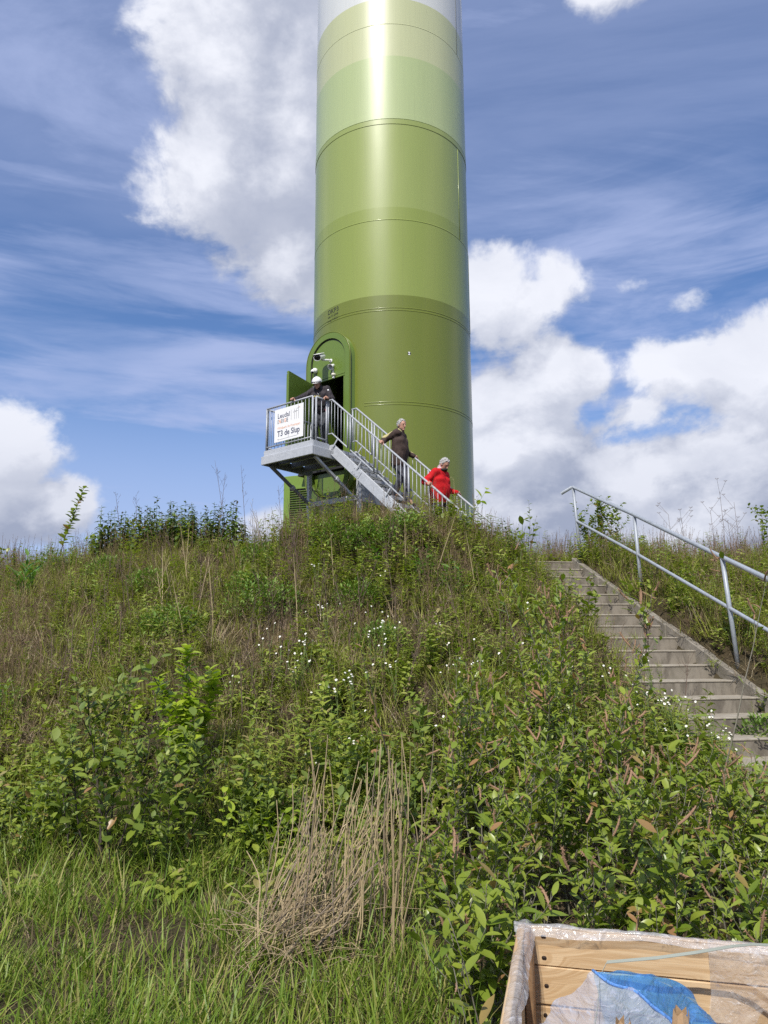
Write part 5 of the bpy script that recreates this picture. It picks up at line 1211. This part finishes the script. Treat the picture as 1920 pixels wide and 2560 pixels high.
plant('low_bramble', 'low bright green bramble patch beside the dry reeds', 'shrub', at(-1.0, 5.75), fan(9, (.3, .65), .35, (.3, .9)), LS_bright, .075, None, M_gstem, .04, .1, .9, 2, .18, 0, .06, 300)
for (x, y, hh, lset, lab) in ((-2.75, 6.1, .45, LS_small, 'dark bramble mound at the edge of the grass, furthest from the crate'), (-.65, 5.9, .75, LS_sallow, 'bramble mound half hidden by leaning dry reeds'), (.2, 6.1, .85, LS_sallow, 'tall bramble mound between dry reeds and willow shrubs'), (-.3, 6.5, .7, LS_small, 'small-leaved bramble mound above the dry reeds'), (1.0, 6.6, .8, LS_small, 'small-leaved bramble mound above the tall willow shrubs')):
    plant('bramble_mound', lab, 'shrub', at(x, y), fan(13, (hh * .5, hh), .38, (.2, 1.0)), lset, .085, None, M_gstem, .034, .08, .9, 3, .2, 0, .06, 250)
plant('low_bramble', 'dark leafy patch tangled behind the upright dry reeds', 'shrub', at(-.05, 5.9), fan(10, (.3, .7), .4, (.3, .9)), LS_sallow, .075, None, M_gstem, .04, .1, .9, 2, .18, 0, .06, 300)
plant('crest_sapling', 'lone tall thin sapling standing against the sky on the crest', 'sapling', at(-6.35, 14.3), [(0, 0, .3, .16, 1.75, .012, .05)], LS_small, .135, None, M_bark, .024, .30, .95, 6, .10, 0, .06, 300)
plant('crest_sapling', 'little round sapling at the foot of the lone tall sapling', 'sapling', at(-6.05, 14.2), fan(4, (.3, .5), .1), LS_small, .085, None, M_bark, .03, .2, .9, 2, .12, 0, .06, 300)
plant('birch_sapling', 'young birch sapling seen through the tube railing at its upper end', 'sapling', at(4.25, 14.3), [(0, 0, 1.8, .10, 1.15, .012, .2), (.06, 0, .3, .25, 1.15, .009, -.05), (-.05, 0, 3, .3, 1.0, .008, -.1), (.02, .04, 2, .1, 1.25, .009, -.1), (.1, 0, .1, .45, 1.0, .007, -.3), (-.1, 0, 2.6, .4, .9, .007, -.3), (0, 0, 1.0, .2, 1.3, .008, -.1)], LS_small, .085, None, M_bark, .024, .12, .9, 9, .32, 0, .06, 300)
plant('stair_sapling', 'dark green sapling growing up against the concrete steps', 'sapling', at(2.55, 9.45), [(0, 0, .4, .14, .85, .008, .1), (.03, 0, .1, .4, .6, .006, -.2), (0, 0, 2.6, .3, .55, .006, -.2)], LS_small, .095, None, M_bark, .036, .45, .9, 4, .16, 0, .06, 300)
plant('twiggy_sapling', 'thin twiggy sapling beside the topmost concrete steps', 'sapling', at(2.25, 11.8), [(0, 0, .3, .22, 1.0, .008, .0), (.03, 0, 1.1, .2, 1.2, .007, .0)], LS_small, .075, None, M_bark, .06, .4, .9, 3, .2, 0, .06, 300)
plant('broadleaf_shoot', 'young shoot with large yellow-green leaves beside the tower foot', 'sapling', at(1.40, 12.4), [(0, 0, .3, .16, .98, .008, .15), (.05, 0, 0, .4, .5, .006, -.2)], LS_bright, .17, None, M_gstem, .09, .35, .9, 0, .2, 0, .06, 300)
plant('broadleaf_shoot', 'young shoot with large leaves by the top of the concrete stairs', 'sapling', at(2.05, 11.3), [(0, 0, 1.0, .25, 1.05, .008, .1)], LS_willow, .15, None, M_gstem, .09, .5, .9, 1, .2, 0, .06, 300)
plant('dark_bush', 'dark dense bush at the end of the crest beyond the tube railing', 'shrub', at(7.15, 13.3), fan(9, (.6, 1.1), .35), LS_small, .085, None, M_bark, .035, .2, .9, 5, .3, 0, .06, 300)
plant('railing_bush', 'feathery green shrublet at the foot of the third railing post', 'shrub', at(4.55, 9.6), fan(8, (.35, .65), .22), LS_small, .06, None, M_gstem, .03, .1, .9, 3, .2, 0, .06, 300)
plant('railing_bush', 'low leafy shrublet on the bank below the third railing post', 'shrub', at(4.4, 8.55), fan(8, (.3, .5), .25), LS_small, .06, None, M_gstem, .03, .1, .9, 3, .2, 0, .06, 200)
plant('fern_bush', 'leafy shrublet growing out of the bank under the middle rail', 'shrub', at(4.6, 11.2), fan(7, (.3, .5), .25), LS_small, .06, None, M_gstem, .03, .1, .9, 3, .2, 0, .06, 200)
for (x, y, n, hh, lset, lab) in ((-5.0, 13.5, 9, .75, LS_small, 'dark leafy bush at the outer end of the nettle stand'), (-4.1, 13.2, 9, .7, LS_small, 'dark leafy bush in the middle of the nettle stand'), (-3.1, 12.9, 8, .65, LS_small, 'dark leafy bush at the tower end of the nettle stand'), (-7.4, 14.2, 8, .55, LS_small, 'low bush on the crest near the lone tall sapling'), (1.3, 12.2, 7, .45, LS_small, 'low bush on the crest hiding the foot of the steel stair'), (-1.3, 12.2, 7, .4, LS_small, 'low bush on the crest in front of the support frame')):
    plant('crest_bush', lab, 'shrub', at(x, y), fan(n, (hh * .6, hh), .35, (.1, .7), .006), lset, .085, None, M_bark, .032, .1, .9, 4, .2, 0, .06, 120)
# fresh green weed with lance leaves near the slope's shoulder
for (x, y, h, lab) in ((.62, 10.6, .7, 'tall fresh green leafy weed on the upper slope below the red jacket'), (.95, 10.3, .55, 'fresh green leafy weed beside the taller one on the upper slope'), (-.1, 10.8, .5, 'broad dark-leaved weed under the platform staircase')):
    plant('leafy_weed', lab, 'plant', at(x, y), fan(6, (h * .6, h), .16, (.05, .35), .005), LS_dock, .15, None, M_gstem, .045, .1, .85, 0, .1, 0, .06, 150)
plant('dock_plant', 'upright bright dock plant alone among grass near the crest', 'plant', at(-5.72, 11.75), [(0, 0, 0, .02, .75, .01, 0), (.05, 0, 0, .15, .5, .006, 0), (-.05, 0, 3, .2, .45, .006, 0)], LS_dock, .26, None, M_gstem, .035, .0, .55, 0, .1, 0, .06, 200)
# nettles and mint on the crest
def nettle():
    h = U(.6, .98); root = thing('nettle_plant', (0, 0, 0), 'tall dark nettle with pointed tip in the stand on the crest', 'plant', 'nettles standing on the crest'); mb = MB(); mb.tube([(0, 0, -.05), (.01, .01, h * .5), (0.02, 0, h)], [.005, .004, .002], 5); part('stem', mb, M_gstem, root)
    k = 0
    for i in range(16):
        t = .05 + .95 * i / 16
        for r_ in (0, math.pi):
            me, V, F = random.choice(LS_nettle); o = link('leaf', me, root); a = i * 1.57 + r_; e = U(-.35, .35) + (.5 if t > .85 else 0); d = Vector((math.cos(a) * math.cos(e), math.sin(a) * math.cos(e), math.sin(e)))
            o.matrix_basis = Matrix.Translation((.02 * t, 0, h * t)) @ (frame(d, (0, 0, 1)) * (.18 * (1.05 - .75 * t) * U(.8, 1.2))).to_4x4()
    return root
def dup(root, loc, rz, s=1.0, label=None):
    r = root.copy(); COL.objects.link(r); r.location = loc; r.rotation_euler = (0, 0, rz); r.scale = (s, s, s)
    if label: r['label'] = label
    for ch in root.children:
        c = ch.copy(); COL.objects.link(c); c.parent = r
    return r
protos = [nettle() for _ in range(3)]
used = set()
for i in range(125):
    x = U(-5.35, -2.55); y = U(12.9, 14.4) - .25 * (x + 4); pr = protos[i % 3]
    if pr.name not in used: used.add(pr.name); pr.location = at(x, y); pr.rotation_euler = (U(-.1, .1), U(-.1, .1), U(0, 6.28))
    else: dup(pr, at(x, y), U(0, 6.28), U(.75, 1.2))
for i in range(7):
    x = U(1.7, 2.45); y = U(12.1, 12.7); dup(protos[i % 3], at(x, y), U(0, 6.28), U(.6, .95), 'dark nettle in the small stand between tower foot and concrete stairs')['group'] = 'nettles by the tower foot'
# soft green herb clumps dotted over the slope
def herb_mesh(r, n):
    mb = MB(); g_ = leaf_geo(1, .34, .25, .35, 3)
    for _ in range(n):
        a = U(0, 6.283); e = math.asin(U(0, 1)); q = r * U(.55, 1.0); c = Vector((math.cos(a) * math.cos(e) * q, math.sin(a) * math.cos(e) * q, math.sin(e) * q * .95)); d = (c.normalized() * .6 + Vector((random.gauss(0, .5), random.gauss(0, .5), random.gauss(.25, .4)))).normalized()
        put_leaf(mb, g_, c, d, (0, 0, 1), U(.05, .09), random.random())
    return mb
herbs = [(-5.75, 13.1, .42, 'soft green herb clump below the lone tall sapling on the crest'), (-3.6, 11.3, .34, 'round green herb clump on the slope under the nettle stand'), (-2.7, 9.55, .42, 'low green herb clump above the bright yellow-green sapling'), (-1.98, 11.7, .36, 'herb clump under the outer platform corner near the crest'),
         (-1.6, 9.9, .50, 'large dark herb clump half way up the slope below the sign'), (-1.95, 10.6, .30, 'smaller herb clump above the large dark one'), (-.75, 11.5, .40, 'grey-green herb clump below the staircase brace'), (-.2, 11.3, .46, 'pale grey-green herb clump beneath the steel stringer'), (-.3, 10.0, .36, 'herb clump between white flowers and pale grey-green clump'), (-4.6, 12.3, .35, 'herb clump beside the dock plant near the crest'), (.3, 11.6, .34, 'herb clump below the brown-coated man'), (-.05, 9.0, .28, 'little herb clump amid the white flowers'), (-4.2, 8.0, .4, 'dark herb clump on the grassy flank of the slope'), (3.95, 8.1, .25, 'herb clump creeping over the kerb slabs')]
for (x, y, r, lab) in herbs:
    r *= 1.2; mb = herb_mesh(r, int(1500 * r)); mb.V = [(v[0] + x, v[1] + y, v[2] * .95 + G(x, y)) for v in mb.V]
    ro = thing('herb_clump', at(x, y), lab, 'plant', 'green herb clumps on the slope'); o = part('foliage', mb, L_herb, ro)
    mb = MB()
    for _ in range(12): a = U(0, 6.28); mb.tube([Vector(at(x, y)), Vector(at(x, y)) + Vector((math.cos(a) * r * .5, math.sin(a) * r * .5, r * U(.4, .8)))], .004, 4)
    part('stem', mb, M_gstem, ro)
# white campion flowers
def campion(h, nf):
    root = thing('white_campion', (0, 0, 0), 'white campion flower on a thin stem amid the slope weeds', 'flower', 'white flowers scattered over the slope'); mb = MB(); tips = []
    for k in range(nf):
        a = U(0, 6.28); r = U(.02, .12) * (1 if nf > 1 else .3); top = Vector((math.cos(a) * r, math.sin(a) * r, h * U(.75, 1))); mb.tube([(0, 0, 0), (top.x * .3, top.y * .3, h * .5), top], .0022, 4); tips.append(top)
    part('stem', mb, M_gstem, root)
    for t in tips:
        d = Vector((U(-.5, .3), U(-1, -.2), U(.4, 1))).normalized(); Q = frame(d, (0, 0, 1)); mb = MB()
        g_ = leaf_geo(1, .95, .1, .2, 3, 1, .65)
        for i in range(5): b_ = i * 1.2566; dd = Q @ Vector((math.cos(b_), .25, math.sin(b_))); put_leaf(mb, g_, t, dd, d, U(.0095, .014), 0)
        part('blossom', mb, M_petal, root); mb = MB(); mb.tube([t - d * .022, t - d * .01, t], [.003, .0075, .006], 6); part('calyx', mb, M_gstem, root)
    for i in range(6):
        me, V, F = random.choice(LS_dock); o = link('leaf', me, root); a = i * 2.2; d = Vector((math.cos(a), math.sin(a), .6)); o.matrix_basis = Matrix.Translation((0, 0, h * .1 * i)) @ (frame(d, (0, 0, 1)) * .07).to_4x4()
    return root
cp = [campion(.42, 3), campion(.5, 2), campion(.36, 1), campion(.46, 4)]; used = set()
def camp(i, x, y, lab=None, grp=None):
    pr = cp[i % 4]
    if pr.name not in used: used.add(pr.name); r = pr; r.location = at(x, y); r.rotation_euler = (0, 0, U(-.6, .6))
    else: r = dup(pr, at(x, y), U(-.6, .6), U(.85, 1.2))
    if lab: r['label'] = lab; r['group'] = grp
for i in range(38):
    x = random.gauss(-.55, .6); y = random.gauss(8.2, .65); camp(i, x, y)
for i in range(12): camp(i, U(.3, 2.1), U(7.6, 9.2))
for i in range(20): camp(i, random.gauss(2.75, .32), random.gauss(7.2, .4), 'white campion flower clustered next to the lower concrete steps', 'white flowers next to the lower steps')
# dead stalks standing on the slope
def dead(h, nb, m):
    mb = MB(); a = U(0, 6.28); ln = U(0, .28); pt = lambda t: Vector((math.cos(a) * math.sin(ln) * h * t, math.sin(a) * math.sin(ln) * h * t, h * t))
    mb.tube([pt(0) - Vector((0, 0, .05)), pt(.35) + Vector((U(-.01, .01), 0, 0)), pt(.7), pt(1)], [.0062, .0052, .0038, .0018], 4)
    for k in range(nb):
        t = U(.45, .98); b_ = U(0, 6.28); q = pt(t); d = Vector((math.cos(b_) * .5, math.sin(b_) * .5, U(.5, 1))).normalized(); L = U(.06, .2); mb.tube([q, q + d * L * .5, q + d * L + Vector((0, 0, .01))], [.0018, .0014, .0008], 3)
        for j in range(3): mb.tube([q + d * L * (.6 + .13 * j), q + d * L * (.6 + .13 * j) + Vector((U(-.015, .015), U(-.015, .015), U(.0, .015)))], [.002, .003], 3)
    return mb.mesh('dead_stalk', m)
DM = [dead(U(.6, 1.1), 9, M_brownstem) for _ in range(5)]; PM_ = [dead(U(.8, 1.25), 3, M_straw) for _ in range(3)]
for i in range(84):
    x = random.gauss(-1.4, 1.6); y = U(7.4, 12.2); o = link('dead_stalk', random.choice(DM)); o.location = at(x, y); o.rotation_euler = (U(-.12, .12), U(-.12, .12), U(0, 6.28)); tag(o, 'thin dark brown dead stalk standing in the slope grass', 'dead stalk', 'dark dead stalks on the slope')
for i in range(16):
    x = U(-3.2, 2.0); y = U(9.0, 12.8); o = link('dead_stalk', random.choice(PM_)); o.location = at(x, y); o.rotation_euler = (U(-.12, .12), U(-.12, .12), U(0, 6.28)); tag(o, 'pale straw-coloured dry stalk rising above the slope grass', 'dead stalk', 'pale dry stalks on the slope')
for i, (x, y, h) in enumerate(((-3.0, 13.2, 1.5), (-2.75, 13.1, 1.7), (-2.45, 13.2, 1.6), (-1.75, 12.7, 1.1), (-1.45, 12.6, .9), (-4.9, 13.8, 1.2), (-4.6, 13.7, 1.1))):
    o = link('dead_stalk', dead(h, 10, M_brownstem)); o.location = at(x, y); tag(o, 'tall thin branched dead stalk outlined against the sky between nettles and tower', 'dead stalk', 'dead stalks against the sky')
for i, (x, y, h) in enumerate(((5.3, 13.6, .95), (5.5, 13.5, .9), (6.2, 13.4, 1.35), (6.0, 13.4, 1.0), (6.4, 13.3, 1.15), (6.35, 13.5, .8))):
    mb = MB(); mb.tube([(0, 0, -.05), (.02, 0, h * .5), (0, 0, h)], [.005, .004, .0025], 5)
    for k in range(5):
        t = U(.55, 1); a = U(0, 6.28); e = Vector((math.cos(a) * .18, math.sin(a) * .18, U(.12, .25))); q = Vector((0, 0, h * t)); mb.tube([q, q + e], .002, 4)
        for j in range(7): b_ = j * .9; mb.tube([q + e, q + e + Vector((.035 * math.cos(b_), .035 * math.sin(b_), .025))], [.001, .0025], 3)
    o = link('umbel_stalk', mb.mesh('umbel_stalk', M_brownstem)); o.location = at(x, y); tag(o, 'dry umbel seed stalk against the clouds beyond the tube railing', 'dead stalk', 'dry umbels beyond the railing')
# dry reed clump
reeds = thing('dry_reed_clump', at(-.45, 4.95), 'fan of dry straw-coloured reeds collapsed at the foot of the bank', 'reeds')
RL = leafmat('reed_straw', (.47, .37, .215), (.31, .235, .14), .15, .6, .25, (.24, .19, .14)); RBm = []
for k in range(8):
    mb = MB(); n = 7; bend = U(-.12, .12); pts = [Vector((bend * math.sin(math.pi * i / n) * .5, 0.02 * math.sin(i), i / n)) for i in range(n + 1)]; mb.tube(pts, [.0052 * (1 - .55 * i / n) for i in range(n + 1)], 5)
    for j in range(3): t = U(.2, .8); blade(mb, (0, 0, t), U(0, 6.28), U(.1, .5), U(.08, .2), .006, .8, 0, 3)
    RBm.append(mb.mesh('reed_stalk', RL))
def reed(x, y, az_, lean, L, z=None):
    o = link('reed_stalk', random.choice(RBm), reeds); d = Vector((math.cos(az_) * math.sin(lean), math.sin(az_) * math.sin(lean), math.cos(lean)))
    Q = d.to_track_quat('Z', 'Y').to_matrix(); Q = Q @ Matrix.Rotation(U(0, 6.28), 3, 'Z'); o.matrix_basis = Matrix.Translation(Vector((x, y, (G(x, y) if z is None else z) - .02)) - reeds.location) @ (Q @ Matrix.Diagonal((1, 1, L))).to_4x4()
for i in range(46): reed(U(-.50, .14), U(4.0, 4.75), random.gauss(.9, .5), abs(random.gauss(.15, .10)), U(.6, 1.12))
for i in range(38): x = U(-.72, -.30); reed(x, U(4.0, 4.6), random.gauss(.6, .28), random.gauss(.50, .14), U(.55, 1.0))
for i in range(18): x = U(-.75, -.3); reed(x, U(3.9, 4.4), random.gauss(.6, .7), random.gauss(.98, .25), U(.3, .65), U(0, .16))
mb = MB()
for i in range(260):
    x = random.gauss(-.54, .17); y = random.gauss(4.15, .22); a_ = random.gauss(.7, 1.1); d = Vector((math.cos(a_), math.sin(a_), U(-.15, .55))).normalized(); q = Vector((x, y, G(x, y) + U(.0, .22))); L = U(.12, .4); mb.tube([q, q + d * L * .5 + Vector((0, 0, .02)), q + d * L], [.0022, .002, .001], 3, False, random.random())
o = part('dry_leaf_litter', mb, RL, reeds); o['kind'] = 'stuff'
# little weeds rooted in the joints of the concrete steps
p = []
for k in range(16):
    for _ in range(random.choice((0, 1, 2, 3))):
        w_ = U(-1.15, -.02) if random.random() < .5 else U(-.12, -.02); q = SP(k * RUN + RUN - U(.01, .05), w_, STZ - (k + 1) * RISE); p.append((q.x, q.y, q.z + .165 if False else STZ - (k + 1) * RISE + .0))
    for _ in range(4):
        e_ = float(stair_edge(k * RUN)); q = SP(k * RUN + U(0, .36), e_ + U(-.02, .14), 0); p.append((q.x, q.y, STZ - k * RISE - .01))
p = np.array(p); scatter('step_weeds', [weed(.3, 12, .07, .03), tuft(18, (.1, .3), .008, .08, .4, .9), seedling_mat(16, .1, .06, .1)], L_weed, p, RNG.uniform(.35, .8, len(p)), .2)
